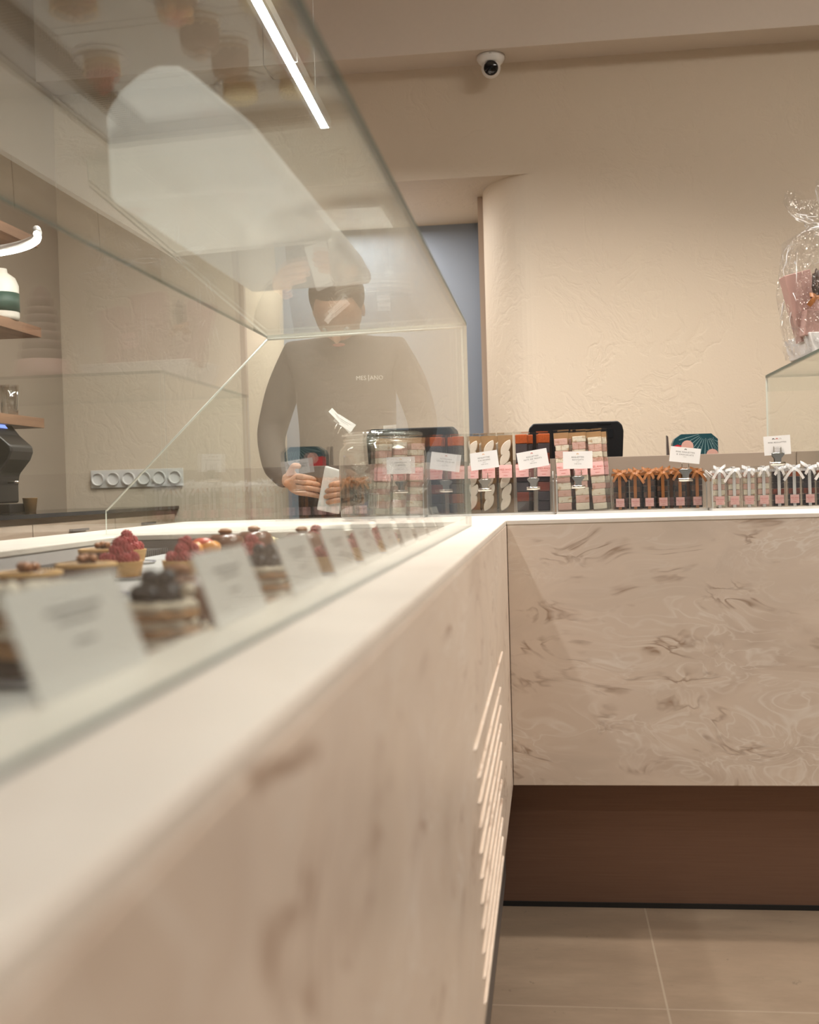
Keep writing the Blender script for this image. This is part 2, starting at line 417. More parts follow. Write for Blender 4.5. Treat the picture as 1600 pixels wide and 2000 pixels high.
# back wall: part over the opening, part left of the opening, part right of it with the rounded jamb
wb = MB()
wb.box(XL - .1, -1.20, YW, 5.4, 0, ZS + .02)
wb.box(-1.20, -.24, YW, 5.4, LZ, ZS + .02)
arc = [(-.032, YW)] + [(-.032 - .208 * math.sin(a), YW + .31 * (1 - math.cos(a))) for a in [PI / 2 * k / 18 for k in range(1, 19)]]
out = arc + [(-.24, 5.4), (4.0, 5.4), (4.0, YW)]
wb.prism(out, 'z', 0, LZ)
wb.box(-.24, 4.0, YW, 5.4, LZ, ZS + .02)
wobj = struct('wall_back', wb, M['plaster'])
struct('wall_corridor', MB().box(-2.2, .3, 5.27, 5.40, 0, LZ), M['blue'])
struct('door_1', MB().box(-.262, -.242, 4.80, 4.86, 0, LZ - .0).box(-.262, -.2401, 4.795, 4.80, 0, LZ - .01), [M['jamb']])
struct('trim_1', MB().box(-.275, -.262, 5.20, 5.27, 0, LZ), M['trim'])
struct('trim_2', MB().box(-1.20, -1.18, 4.49, 4.52, 0, LZ), M['jamb'])
# bulkhead over the counter wall, its soffit 15 cm before the wall
struct('wall_bulkhead', MB().box(-1.0315, 4.0, 4.335, YW + .05, ZS, ZT + .1).box(XL, -1.0355, 4.335, YW + .05, ZS, ZT + .1), M['bulk'])
struct('ceiling', MB().box(-3.2, 4.2, -3.2, 4.40, ZT, ZT + .12), M['ceil'])
struct('wall_left', MB().box(XL - .12, XL, -3.2, YW, 0, ZT), M['wall_grey'])
struct('wall_right', MB().box(4.0, 4.12, -3.2, 4.6, 0, ZT), M['plaster'])
# shopfront wall behind the camera: a pier on each side of the shop window
struct('wall_front', MB().box(-2.0, -.6, -3.2, -3.08, 0, ZT).box(2.4, 4.0, -3.2, -3.08, 0, ZT).box(-.6, 2.4, -3.2, -3.08, 2.75, ZT).box(-.6, 2.4, -3.2, -3.08, 0, .35), M['plaster'])
struct('window_1', MB().box(-.6, 2.4, -3.15, -3.14, .35, 2.75), M['glass'])
struct('trim_3', MB().box(.86, .94, -3.17, -3.10, .35, 2.75).box(-.6, 2.4, -3.17, -3.10, .35, .41), M['trim'])

# ================================================================== COUNTERS
HT = .95; XF = -.1029; YF = 2.772; PB = Z(-.72)
XWR, XWF, YWE = -.884, -.213, 2.36
t = thing('display_counter', 'long cream marble pastry counter running away from the camera at left', 'counter', (0, 0, 0))
d = MB()
y0 = -1.3
d.box(XWF, XF, y0, YF + .012, HT - .012, HT); d.box(-1.104, XWR, y0, 3.42, HT - .012, HT)
d.box(XWR, XWF, YWE, 3.42, HT - .012, HT); d.box(XWR, XWF, y0, -.5, HT - .012, HT); d.box(XWF, XF, YF + .012, 3.42, HT - .012, HT)
obj('deck', d, M['deck'], t, bevel=.002)
obj('front_panel', MB().box(XF - .02, XF, y0, YF, PB, HT - .0121), M['marble'], t, bevel=.002)
obj('rear_panel', MB().box(-1.10, -1.08, y0, 3.40, .1, HT - .0121), M['cab'], t)
obj('carcass', MB().box(-1.078, XF - .022, y0 + .01, YF - .02, .10, .80).box(-1.078, XF - .07, y0 + .03, 3.38, .0, .10).box(-1.078, -.17, 2.80, 3.38, .10, HT - .0125), M['vent_dark'], t)
obj('kick_plate', MB().box(XF - .068, XF - .0605, y0, 2.83, .012, PB + .05), M['bronze'], t)
ribs = [(1.457, 2.335, -.335)] + [(1.52, 2.215 - .008 * k, -.386 - .0335 * k) for k in range(11)]
for a, b, zr in ribs:
    if zr < -.70: continue
    pts = [(XF, a, Z(zr)), (XF + .0015, a + .01, Z(zr)), (XF + .0015, b - .01, Z(zr)), (XF, b, Z(zr))]
    obj('vent_rib', MB().tube(pts, [.0008, .0022, .0022, .0008], 10), M['marble'], t, smooth=True)
w = MB()   # refrigerated well
ZF = Z(-.1235)
w.box(XWR, XWF, -.5, YWE, ZF - .02, ZF)
w.box(XWF - .006, XWF - .0002, -.5, YWE, ZF, HT - .013); w.box(XWR, XWF, YWE - .006, YWE - .0002, ZF, HT - .013); w.box(XWR, XWF, -.5, -.494, ZF, HT - .013)
w.prism([(XWR + .0002, HT - .013), (XWR + .004, HT - .013), (-.842, ZF + .010), (-.842, ZF), (XWR + .0002, ZF)], 'y', -.494, YWE - .006)
obj('refrigerated_well', w, M['steel'], t)
for k in range(12):
    obj('floor_board', MB().box(-.790, -.525, -.48 + k * .235, -.25 + k * .235, ZF + .0001, ZF + .0022).box(-.522, -.222, -.48 + k * .235, -.25 + k * .235, ZF + .0001, ZF + .0022), M['board'], t)
g = MB()
yy = -.48
while yy < YWE - .02:
    g.box(-.840, -.795, yy, yy + .005, ZF, ZF + .013); yy += .0115
obj('air_grille', g, M['vent_dark'], t)

t2 = thing('service_counter', 'cream marble service counter crossing behind with brown kick plate', 'counter', (0, 0, 0))
d = MB(); d.box(XF + .0005, 3.3, YF, 3.42, HT - .012, HT)
obj('deck', d, M['deck'], t2, bevel=.002)
obj('front_panel', MB().box(XF + .0008, 3.3, YF + .001, YF + .02, PB, HT - .0121), M['marble'], t2, bevel=.0015)
obj('kick_plate', MB().box(XF - .060, 3.3, 2.8325, 2.840, .012, PB + .05), M['bronze'], t2)
obj('floor_gasket', MB().box(XF - .060, 3.3, 2.829, 2.8405, .0, .0119), M['black_gasket'], t2)
obj('carcass', MB().box(XF + .001, 3.3, 2.842, 3.40, 0, HT - .0122), M['vent_dark'], t2)
obj('upstand', MB().box(-.27, 0.70, 3.405, 3.42, HT + .0002, Z(.0745)).box(.703, 3.3, 3.405, 3.42, HT + .0002, Z(.0745)), plain('taupe_upstand', (.36, .285, .225), .5), t2, bevel=.001)
t3 = thing('staff_worktop', 'taupe staff worktop hidden behind the counter upstand', 'worktop', (0, 0, 0))
obj('top', MB().box(-.2, 3.3, 3.4215, 3.95, .92, .945), M['wall_grey'], t3); obj('cabinet_body', MB().box(-.18, 3.3, 3.44, 3.93, 0, .92), M['cab'], t3)

# ================================================================== GLASS CASE on the display counter
XG = -.1628; YE = 2.435; ZTp = Z(.338)
gc = thing('glass_display_case', 'clear glass pastry case with square front and sloping end standing on the counter', 'display case', (0, 0, HT))
TH = .006
# faces of box: 0 -z,1 +z,2 -y,3 +y,4 -x,5 +x ; slot0 glass slot1 dark green edge slot2 pale edge
obj('front_pane', MB().box(XG - TH, XG, -.6, YE, .0004, ZTp - HT - .0004, 0, {0: 1, 2: 1, 3: 2, 1: 1}), [M['glass'], M['glass_edge'], M['glass_edge_pale']], gc)
tp = MB(); zl = Z(.3295) - HT; zr_ = ZTp - HT
vs = [(XG, -.6, zr_), (XG, YE, zr_), (-.591, YE, zl), (-.591, -.6, zl)]
vs += [(x, y, z + TH) for x, y, z in vs]
tp.add(vs, [(0, 1, 2, 3), (7, 6, 5, 4)], 0); tp.add(vs, [(0, 4, 5, 1)], 1); tp.add(vs, [(1, 5, 6, 2)], 2); tp.add(vs, [(2, 6, 7, 3), (3, 7, 4, 0)], 1)
obj('top_pane', tp, [M['glass'], M['glass_edge'], M['glass_edge_pale']], gc)
prof = [(XG - TH - .0006, .0004), (XG - TH - .0006, zr_ - .0014), (-.591, zl - .001), (-.962, Z(-.030) - HT), (-.9627, .0004)]
obj('end_pane', MB().prism(prof, 'y', YE - TH, YE, 0, 2), [M['glass'], M['glass_edge_pale'], M['glass_edge_pale']], gc)

eb = lambda *p: obj('polished_edge_glint', MB().tube([(x, YE - TH - .0028 if y is None else y, z) for x, y, z in p], .0022, 8), M['glass_edge_pale'], gc, smooth=True)  # pale tubes draw the bright glint along the pane edges
eb((XG - TH - .002, None, zr_ - .0045), (-.589, None, zl - .004)); eb((-.5885, None, zl - .004), (-.958, None, Z(-.030) - HT)); eb((XG - TH - .004, None, .004), (XG - TH - .004, None, zr_ - .008))
# ------------------------------------------------------------------ price cards inside the case
pc_m = MB().xf(Matrix()).box(-.0005, .0005, -.0625, .0625, 0, .0485)
cardmesh = pc_m.mesh('card', M['card_grey'])
names = ['nearest the camera', 'second from the camera', 'third from the camera', 'fourth from the camera', 'fifth from the camera', 'sixth from the camera',
         'fourth from the far end', 'third from the far end', 'next to last before the far pane', 'last before the far pane']
cys = [.50, .75, .965, 1.15, 1.325, 1.505, 1.685, 1.86, 2.03, 2.19]
for k, (nm, cy) in enumerate(zip(names, cys)):
    ln = -.203
    r = thing('price_card', 'blurred white price card behind the front glass, ' + nm, 'price card', (ln, cy, HT + .0002), rot=(0, math.radians(-20), 0), group='price cards along the front of the pastry case')
    link('card', cardmesh, r)
    obj('foot', MB().prism([(-.004, 0), (-.0006, .012), (-.0006, 0)], 'y', -.02, .02), M['acrylic_edge'], r)
    for j, (s_, w_) in enumerate((('.', .05), ('.', .035))):
        pass
    obj('print', MB().box(.0006, .0008, -.03, .03, .034, .0355).box(.0006, .0008, -.022, .022, .029, .0303).box(.0006, .0008, -.012, .012, .019, .0202), M['ink'], r)

# ================================================================== PASTRIES
def rasp_mesh():
    mb = MB(); random.seed(3)
    R = .0082
    rows = [(0, .35, 0.9, 7), (1, .05, 1.0, 9), (2, -.32, .93, 9), (3, -.62, .72, 7), (4, -.85, .42, 4)]
    for k, zz, rr, n in rows:
        for i in range(n):
            a = 2 * PI * (i + .5 * (k % 2)) / n
            mb.sph((R * rr * math.cos(a), R * rr * math.sin(a), -R * zz * 1.05), R * .33, n=7, m=5)
    for i in range(6):
        a = 2 * PI * i / 6; mb.sph((R * .62 * math.cos(a), R * .62 * math.sin(a), -R * .70), R * .3, n=7, m=5)
    mb.sph((0, 0, 0), R * .86, n=10, m=6)
    return mb.mesh('raspberry', M['rasp'], True)
RM = rasp_mesh()
def crust(r, h, mats, ridges=28):
    return MB().lathe([(r * .86, 0), (r, h), (r * 1.0, h + .001), (r * .93, h + .001), (r * .90, h - .004), (0.0001, h - .005)], 56, wob=lambda a, z: 1 + .012 * math.cos(ridges * a))
ringm = MB().lathe([(.0001, 0), (.046, 0), (.050, .003), (.0505, .0036), (.046, .0022), (.0001, .0018)], 40)
RING = ringm.mesh('cake_board', M['porcelain'], True)
rimline = MB()
rimline.lathe([(.0478, .0034), (.0494, .0036), (.0494, .0042), (.0478, .0040)], 40, cap=False)
RIML = rimline.mesh('rim_line', M['blue_line'], True)
PG = 'small plates in the refrigerated well'
ZP = ZF + .0066
def plate(x, y, lab):
    p = thing('plate', lab, 'plate', (x, y, ZF + .0025), group=PG); link('dish', RING, p); link('rim_line', RIML, p)
def rasp_tart():
    t = thing('raspberry_tart', '', 'pastry')
    obj('crust', crust(.0335, .021, 0), M['crust'], t, smooth=True)
    obj('filling', MB().lathe([(.0001, .016), (.030, .016), (.030, .019), (.0001, .021)], 32), M['cream'], t, smooth=True)
    pos = [(.0195 * math.cos(a), .0195 * math.sin(a), .026) for a in [2 * PI * i / 7 for i in range(7)]] + [(.0, 0, .026)]
    pos += [(.0098 * math.cos(a), .0098 * math.sin(a), .0375) for a in [2 * PI * i / 3 + .4 for i in range(3)]] + [(0, 0, .0485)]
    random.seed(5)
    for q in pos: link('raspberry', RM, t, q, (random.uniform(-.5, .5) + (PI if random.random() < .5 else 0), random.uniform(-.5, .5), random.uniform(0, 6)))
    return t
def choc_dome():
    t = thing('chocolate_entremets', '', 'pastry')
    obj('base', MB().lathe([(.0001, 0), (.034, 0), (.034, .006), (.0001, .006)], 40), M['crust'], t, smooth=True)
    obj('dome', MB().lathe([(.032, .0062), (.0335, .012), (.033, .034), (.030, .043), (.022, .048), (.0001, .049)], 40), M['glaze'], t, smooth=True)
    obj('walnut', MB().sph((0, 0, .053), .011, 1.1, .8, .5, 14, 9, fn=lambda d: 1 + .16 * math.sin(11 * d[0]) * math.cos(9 * d[1])), M['walnut'], t, smooth=True)
    b = MB()
    for i in range(14):
        a = 2 * PI * i / 14; b.sph((.035 * math.cos(a), .035 * math.sin(a), .008), .0032, n=7, m=5)
    obj('almond_crumbs', b, M['cream'], t, smooth=True)
    return t
def blue_mille():
    t = thing('blueberry_millefeuille', '', 'pastry')
    for k in range(3): obj('puff_layer', MB().lathe([(.0001, 0), (.029, 0), (.0305, .003), (.029, .006), (.0001, .006)], 36, (0, 0, k * .0125), wob=lambda a, z: 1 + .03 * math.sin(7 * a)), M['puff'], t, smooth=True)
    for k in range(3):
        b = MB().lathe([(.0001, 0), (.027, .0), (.029, .0035), (.027, .0068), (.0001, .0068)], 36, (0, 0, .006 + k * .0125), wob=lambda a, z: 1 + .07 * math.cos(9 * a))
        obj('cream_layer', b, M['cream'], t, smooth=True)
    q = [(.014 * math.cos(a), .014 * math.sin(a), .0435) for a in [2 * PI * i / 6 for i in range(6)]] + [(0, 0, .044), (.006, .004, .055), (-.006, -.003, .055)]
    for c in q:
        obj('blueberry', MB().lathe([(.0001, -.0075), (.005, -.006), (.0078, 0), (.0055, .0055), (.003, .0066), (.0026, .0052), (.0001, .005)], 14), M['blueb'], t, smooth=True, loc=c, rot=(random.uniform(-1, 1), random.uniform(-1, 1), 0))
    obj('cream_drop', MB().sph((.021, .012, .046), .006, sz=.9), M['cream'], t, smooth=True)
    return t
def nut_tart():
    t = thing('caramel_nut_tart', '', 'pastry')
    obj('crust', crust(.036, .034, 0), M['glaze'], t, smooth=True)
    obj('rim', MB().lathe([(.031, .0335), (.0365, .0335), (.0368, .0375), (.033, .0385), (.031, .037)], 40), M['crust'], t, smooth=True)
    obj('ganache', MB().lathe([(.0001, .030), (.0305, .030), (.0305, .0372), (.0001, .0378)], 32), M['glaze'], t, smooth=True)
    for k, (a, s) in enumerate(((0, 1), (2.1, .8), (4.2, .9))):
        obj('pecan', MB().sph((.008 * math.cos(a), .008 * math.sin(a), .043), .009 * s, 1.3, .7, .65, 12, 8, fn=lambda d: 1 + .14 * math.sin(14 * d[1])), M['walnut'], t, smooth=True)
    return t
def peach_tart():
    t = thing('peach_tart', '', 'pastry')
    obj('crust', crust(.034, .022, 0), M['glaze'], t, smooth=True)
    for k in range(5):
        a = 2 * PI * k / 5
        b = MB().sph((0, 0, 0), .017, 1.3, .62, .75, 14, 9); o = obj('peach_slice', b, [M['peach']], t, smooth=True, loc=(.012 * math.cos(a), .012 * math.sin(a), .031), rot=(.25, 0, a + .9))
    obj('peach_cap', MB().sph((.0, .004, .040), .017, 1.1, .8, .5, 14, 9), M['peach_skin'], t, smooth=True)
    return t
def lemon_ring():
    t = thing('cream_ring_tart', '', 'pastry')
    obj('crust', crust(.034, .022, 0), M['crust'], t, smooth=True)
    b = MB()
    for i, rr in enumerate((.029, .0232, .0174, .0116, .0058)):
        b.lathe([(rr - .0026, .020), (rr + .0026, .020), (rr + .0028, .0262 + i * .0016), (rr, .0288 + i * .0016), (rr - .0026, .0262 + i * .0016)], 36)
    obj('piped_cream', b, M['lemon'], t, smooth=True)
    obj('centre_drop', MB().sph((0, 0, .034), .0032), M['lemon'], t, smooth=True); return t
def sugar_cake():
    t = thing('layered_sponge_cake', '', 'pastry')
    for k, (z0, h, m) in enumerate(((0, .012, 'choc'), (.012, .013, 'puff'), (.025, .008, 'cream'), (.033, .011, 'puff'), (.044, .010, 'cream'))):
        obj('layer', MB().lathe([(.0001, z0), (.031, z0 + .0002), (.0325, z0 + h / 2), (.031, z0 + h - .0002), (.0001, z0 + h - .0002)], 36), M[m], t, smooth=True)
    q = MB(); random.seed(2)
    for i in range(16): q.sph((random.uniform(-.02, .02), random.uniform(-.02, .02), .056), .006, n=9, m=6)
    obj('piped_cream', q, M['cream'], t, smooth=True); return t
builders = dict(r=rasp_tart, c=choc_dome, b=blue_mille, n=nut_tart, p=peach_tart, l=lemon_ring, s=sugar_cake)
protos = {}
P = [  # x, y, kind, label
 (-.345, .745, 's', 'layered sponge cake with piped cream on a dark base at the left picture edge'),
 (-.292, .835, 'b', 'blueberry topped millefeuille with cream layers beside the nearest price card'),
 (-.317, .955, 'c', 'glossy brown chocolate dome with walnut just behind the blueberry millefeuille'),
 (-.565, 1.20, 'n', 'dark caramel tart with pecans at the left picture edge'),
 (-.555, 1.335, 'n', 'caramel pecan tart between the dark one and the raspberry tart'),
 (-.305, 1.215, 'b', 'blueberry millefeuille in front of the peach tart'),
 (-.318, 1.345, 'p', 'peach slice tart on chocolate between second and third price cards'),
 (-.626, 1.63, 'r', 'raspberry tart with pale crust fully visible above the nearest price card'),
 (-.527, 1.63, 'r', 'raspberry tart second from left in the raspberry row'),
 (-.428, 1.63, 'r', 'raspberry tart third from left, half behind the second price card'),
 (-.315, 1.66, 'r', 'raspberry tart nearest the front glass in its row'),
 (-.41, 1.78, 'l', 'pale cream ring tart right of the third raspberry tart'),
 (-.54, 1.765, 'p', 'orange peach tart behind the raspberry row'),
 (-.68, 1.70, 'n', 'caramel nut tart next to the air grille behind the raspberry row'),
 (-.54, 1.885, 'c', 'chocolate dome in the middle behind the peach tart'),
 (-.41, 1.89, 'c', 'chocolate dome right of the middle one'),
 (-.75, 1.99, 'r', 'raspberry tart far back by the air grille'),
 (-.52, 2.00, 'c', 'chocolate dome in the row before the far cream rings'),
 (-.41, 2.01, 'r', 'raspberry tart beside the chocolate dome near the far end'),
 (-.55, 2.18, 'l', 'concentric cream ring tart at the far end, left one'),
 (-.44, 2.18, 'l', 'concentric cream ring tart at the far end, right one'),
 (-.315, 1.91, 'r', 'raspberry tart close to the front glass near the far end'),
 (-.315, 2.16, 'r', 'raspberry tart in the far front corner of the well'),
]
for x, y, k, lab in P:
    plate(x, y, 'white blue-rimmed plate under the ' + ' '.join(lab.split()[:11]))
    if k in protos: r = dup(protos[k], lab)
    else: r = builders[k](); protos[k] = r; r['label'] = lab
    r.location = (x, y, ZP); r.rotation_euler = (0, 0, random.uniform(0, 6) if k != 'b' else random.uniform(-1.3, -.6)); r['group'] = {'r': 'raspberry tarts', 'c': 'chocolate domes', 'b': 'blueberry pastries', 'n': 'caramel nut tarts', 'p': 'peach tarts', 'l': 'cream ring tarts', 's': 'layered cakes'}[k] + ' in the glass case'

# ================================================================== TRAYS on the service counter
def tray(x0, x1, y, dep, hf, hb, label, rz=0):
    t = thing('acrylic_tray', label, 'tray', ((x0 + x1) / 2, y, HT + .0003), rz, 'clear acrylic trays on the counter')
    L = (x1 - x0) / 2; w = .003
    b = MB(); b.box(-L, L, 0, dep, 0, .006, 0, {2: 1, 3: 1, 4: 1, 5: 1})
    obj('base', b, [M['acrylic'], M['acrylic_edge']], t)
    obj('front_wall', MB().box(-L, L, 0, w, .0062, hf, 0, {1: 1}), [M['acrylic'], M['acrylic_edge']], t)
    obj('back_wall', MB().box(-L, L, dep - w, dep, .0062, hb, 0, {1: 1}), [M['acrylic'], M['acrylic_edge']], t)
    for s in (-1, 1):
        b = MB().prism([(w + .0003, .0062), (dep - w - .0003, .0062), (dep - w - .0003, hb), (w + .0003, hf)], 'x', s * L - (w if s > 0 else 0), s * L + (0 if s > 0 else w), 0, 1)
        obj('side_wall', b, [M['acrylic'], M['acrylic_edge']], t)
    return t
tray(-.240, .014, 3.225, .135, .090, .12, 'clear acrylic tray holding almond calissons and fruit paste boxes')
tray(.020, .424, 3.195, .135, .090, .11, 'clear acrylic tray holding nougat boxes and brown ribboned boxes')
tray(.428, .80, 3.135, .135, .094, .11, 'clear acrylic tray holding silver ribboned boxes at right')
ZB = HT + .0068
def label_part(parent, w, h, z, y, tw):
    l = obj('label', MB().box(-w / 2, w / 2, y - .0004, y, z, z + h), M['label'], parent)
    lettering('MES ANO', tw, M['ink_rose'], l, (0, y - .0006, z + h * .62)); lettering('ARTISAN CHOCOLATIER', tw * .34, M['ink_rose'], l, (0, y - .0006, z + h * .44)) if False else None
    obj('fine_print', MB().box(-w * .28, w * .28, y - .0007, y - .0005, z + h * .42, z + h * .445).box(-w * .16, w * .16, y - .0007, y - .0005, z + h * .16, z + h * .19), M['ink_rose'], l)
BW, BD, BH = .043, .026, .226
def tall_case(t, tint='acrylic'):
    obj('clear_case', MB().box(-BW / 2, BW / 2, 0, BD, 0, BH), M['acrylic'], t)
def almond_shape():
    n = 16; pts = []
    for i in range(n + 1):
        u = -1 + 2 * i / n; pts.append((.0105 * (1 - u * u) ** .85, .0255 * u))
    out = pts + [(-x, z) for x, z in pts[::-1][1:-1]]
    return out
def calisson_box():
    t = thing('calisson_box', '', 'sweets box'); tall_case(t)
    obj('backing', MB().box(-BW / 2 + .001, BW / 2 - .001, BD - .003, BD - .001, .002, BH - .004), M['kraft'], t)
    me = MB().prism(almond_shape(), 'y', 0, .011).mesh('calisson', M['almond'])
    for k in range(6):
        o = link('calisson', me, t, ((.0015 if k % 2 else -.0015), .008, .029 + k * .0312), (0, math.radians(30), 0)); o.scale = (1.1, 1, 1)
        bv = o.modifiers.new('b', 'BEVEL'); bv.width = .0015; bv.segments = 2
    label_part(t, .036, .036, .098, -.0006, .0078); return t
def fruit_box(v=0):
    t = thing('fruit_paste_box', '', 'sweets box'); tall_case(t)
    seq = (['berry', 'fruit_red', 'berry', 'berry', 'fruit_red', 'berry', 'berry', 'fruit'], ['berry', 'berry', 'fruit_red', 'berry', 'berry', 'fruit_red', 'berry', 'fruit'])[v]
    for k, m in enumerate(seq):
        obj('fruit_paste', MB().box(-.0165, .0165, .003, .023, .003 + k * .0272, .003 + k * .0272 + .0264), M[m], t, bevel=.002)
    label_part(t, .036, .036, .098, -.0006, .0078); return t
def nougat_box(par=0, sd=1):
    random.seed(sd)
    t = thing('nougat_box', '', 'sweets box'); tall_case(t)
    obj('backing', MB().box(-BW / 2 + .001, BW / 2 - .001, BD - .002, BD - .001, .19, BH - .004), M['kraft'], t)
    zz_ = .003
    for k in range(11):
        dx = random.uniform(-.0016, .0016); hh = random.uniform(.0150, .0208)
        obj('nougat', MB().box(-.0183 + dx, .0183 + dx, .003, .022, zz_, zz_ + hh), M['nougat_pink' if (k + par) % 2 == 0 else 'nougat_white'], t, bevel=.0012); zz_ += hh + .0005
    label_part(t, .036, .036, .098, -.0006, .0078); return t
def bow(parent, z, w, mat, seed, y=-.004):
    random.seed(seed); b = MB()
    for s in (-1, 1):
        L = random.uniform(.014, .024); up = random.uniform(.0, .016); dr = random.uniform(-.006, .005)
        pts = [(0, y, z)] + [(s * L * math.sin(PI * u) * (1 if u < .5 else 1) * 1.0, y - .004 * math.sin(2 * PI * u), z + up * math.sin(PI * u) + (u - .5) * -.007 + dr * u) for u in [k / 9 for k in range(1, 9)]] + [(0, y, z)]
        b.ribbon(pts, (0, .35, 1), w * .8)
        tl = random.uniform(.014, .036)
        pts = [(s * u * tl * .75, y - .003 - .004 * math.sin(PI * u), z - u * tl * .75 + .004 * math.sin(4 * u)) for u in [k / 6 for k in range(7)]]
        b.ribbon(pts, (s * .8, 0, .7), w * .75)
    b.sph((0, y - .001, z), w * .42, 1, .6, .9)
    return b
def mini(fill, rib, seed):
    t = thing('mini_sweets_box', '', 'sweets box'); w, dd, h = .036, .03, .108
    obj('clear_case', MB().box(-w / 2, w / 2, 0, dd, 0, h), M['acrylic'], t)
    n = len(fill); hh = (h - .016) / n
    for k, m in enumerate(fill):
        obj('sweet', MB().box(-.0145, .0145, .003, .026, .002 + k * hh, .002 + (k + 1) * hh - .0008), M[m], t, bevel=.0015)
    b = MB().ribbon([(0, -.0012, .0), (0, -.0012, .05), (0, -.0012, h), (0, dd * .5, h + .001), (0, dd + .001, h), (0, dd + .001, 0)], (1, 0, 0), .0085)
    b.ribbon([(-w / 2 - .001, dd, h - .012), (-w / 2 - .001, -.001, h - .012), (w / 2 + .001, -.001, h - .012), (w / 2 + .001, dd, h - .012)], (0, 0, 1), .007)
    rb = obj('ribbon', b, M[rib], t)
    obj('bow', bow(rb, h - .010, .0095, rib, seed), M[rib], rb)
    label_part(t, .0225, .0225, .008, -.0026, .0047); return t
cal = calisson_box(); frus = [fruit_box(), fruit_box(1)]; nous = [nougat_box(0, 1), nougat_box(1, 5), nougat_box(1, 9)]
lean = math.radians(-7)
def place(proto, first, lab, x, y, roll=0, group=None, ln=lean, rz=0, z=ZB + .0006):
    r = proto if first else dup(proto, lab)
    r['label'] = lab; r.location = (x, y, z + abs(math.sin(roll)) * BW / 2); r.rotation_euler = (ln, roll, rz)
    if group: r['group'] = group
    return r
gA = 'calisson boxes in the acrylic tray'
for i, (x, lab) in enumerate(((-.213, 'clear box of white almond calissons at the left end of the tray'), (-.1665, 'clear box of white almond calissons behind its price sign'),
                              (-.119, 'clear box of white almond calissons right of the calisson sign, next to fruit paste'))):
    place(cal, i == 0, lab, x, 3.236, 0, gA)
for i, (x, lab) in enumerate(((-.19, 'calisson box in the back row, left'), (-.143, 'calisson box in the back row, right'))):
    place(cal, False, lab, x, 3.272, 0, gA)
gB = 'fruit paste boxes in the acrylic tray'
for i, (x, y, lab) in enumerate(((-.0715, 3.236, 'clear box of orange and black fruit paste left of its price sign'), (-.0145, 3.236, 'clear box of orange and black fruit paste right of its price sign'),
                                 (-.060, 3.274, 'fruit paste box in the back row, left'), (-.0135, 3.274, 'fruit paste box in the back row, right'))):
    place(frus[i % 2], i < 2, lab, x, y, (-.012, .02, .01, -.01)[i], gB)
gC = 'nougat boxes in the acrylic tray'
for i, (x, y, rl, lab) in enumerate(((.0445, 3.206, -.035, 'leaning clear box of pink and white nougat at the left end, mostly behind its sign'), (.0915, 3.206, -.03, 'clear box of pink and white nougat under the nougat sign, right of the leaning one'),
                                     (.1395, 3.206, -.06, 'leaning clear box of nougat with its whole pink label showing'),
                                     (.060, 3.242, -.05, 'nougat box in the back row, left'), (.1065, 3.242, -.03, 'nougat box in the back row, middle'), (.1535, 3.242, -.05, 'nougat box in the back row, right'))):
    place(nous[i % 3], i < 3, lab, x, y, rl, gC)
gD = 'small boxes tied with brown ribbon'
ords = ['first', 'second', 'third', 'fourth', 'fifth', 'sixth', 'seventh', 'eighth']
cf = ['milk', 'choc', 'milk', 'choc', 'milk', 'choc']
mp = [mini(cf, 'brown_ribbon', 11), mini(cf[::-1], 'brown_ribbon', 12), mini(cf, 'brown_ribbon', 17), mini(cf[::-1], 'brown_ribbon', 33)]
J = [.05, -.07, .03, .09, -.05, .02, -.08, .06]
for i, x in enumerate((.192, .2335, .271, .3075, .353, .3985)):
    place(mp[i % 4], i < 4, 'small clear chocolate box with brown ribbon, %s from the nougat boxes' % ords[i], x, 3.203, 0, gD, ln=-.03, rz=J[i])
for i, x in enumerate((.205, .250, .292, .334, .378)):
    place(mp[(i + 1) % 4], False, 'brown ribboned chocolate box in the back row, %s from the nougat' % ords[i], x, 3.242, 0, gD, ln=-.03)
gE = 'small boxes tied with silver ribbon'
nf = ['nougat_white', 'nougat_pink', 'nougat_white', 'nougat_pink', 'nougat_white', 'nougat_pink']
ff = ['berry', 'berry', 'fruit_red', 'berry', 'berry', 'fruit']
sn = [mini(nf, 'silver_ribbon', 21), mini(nf[::-1], 'silver_ribbon', 22), mini(nf, 'silver_ribbon', 44), mini(nf[::-1], 'silver_ribbon', 28)]
sf = [mini(ff[::-1][1:] + ['berry'], 'silver_ribbon', 23), mini(ff, 'silver_ribbon', 24)]
for i, x in enumerate((.449, .487, .525, .563)):
    place(sn[i], True, 'small clear nougat box with silver ribbon, %s from the left tray wall' % ords[i], x, 3.142, 0, gE, ln=-.03, rz=J[-i])
for i, x in enumerate((.602, .641, .680, .719, .758)):
    place(sf[min(i, 1)] if i < 2 else sf[i % 2], i < 2, 'small clear fruit paste box with silver ribbon, %s right of the nougat ones' % ords[i], x, 3.142, 0, gE, ln=-.03, rz=J[i])

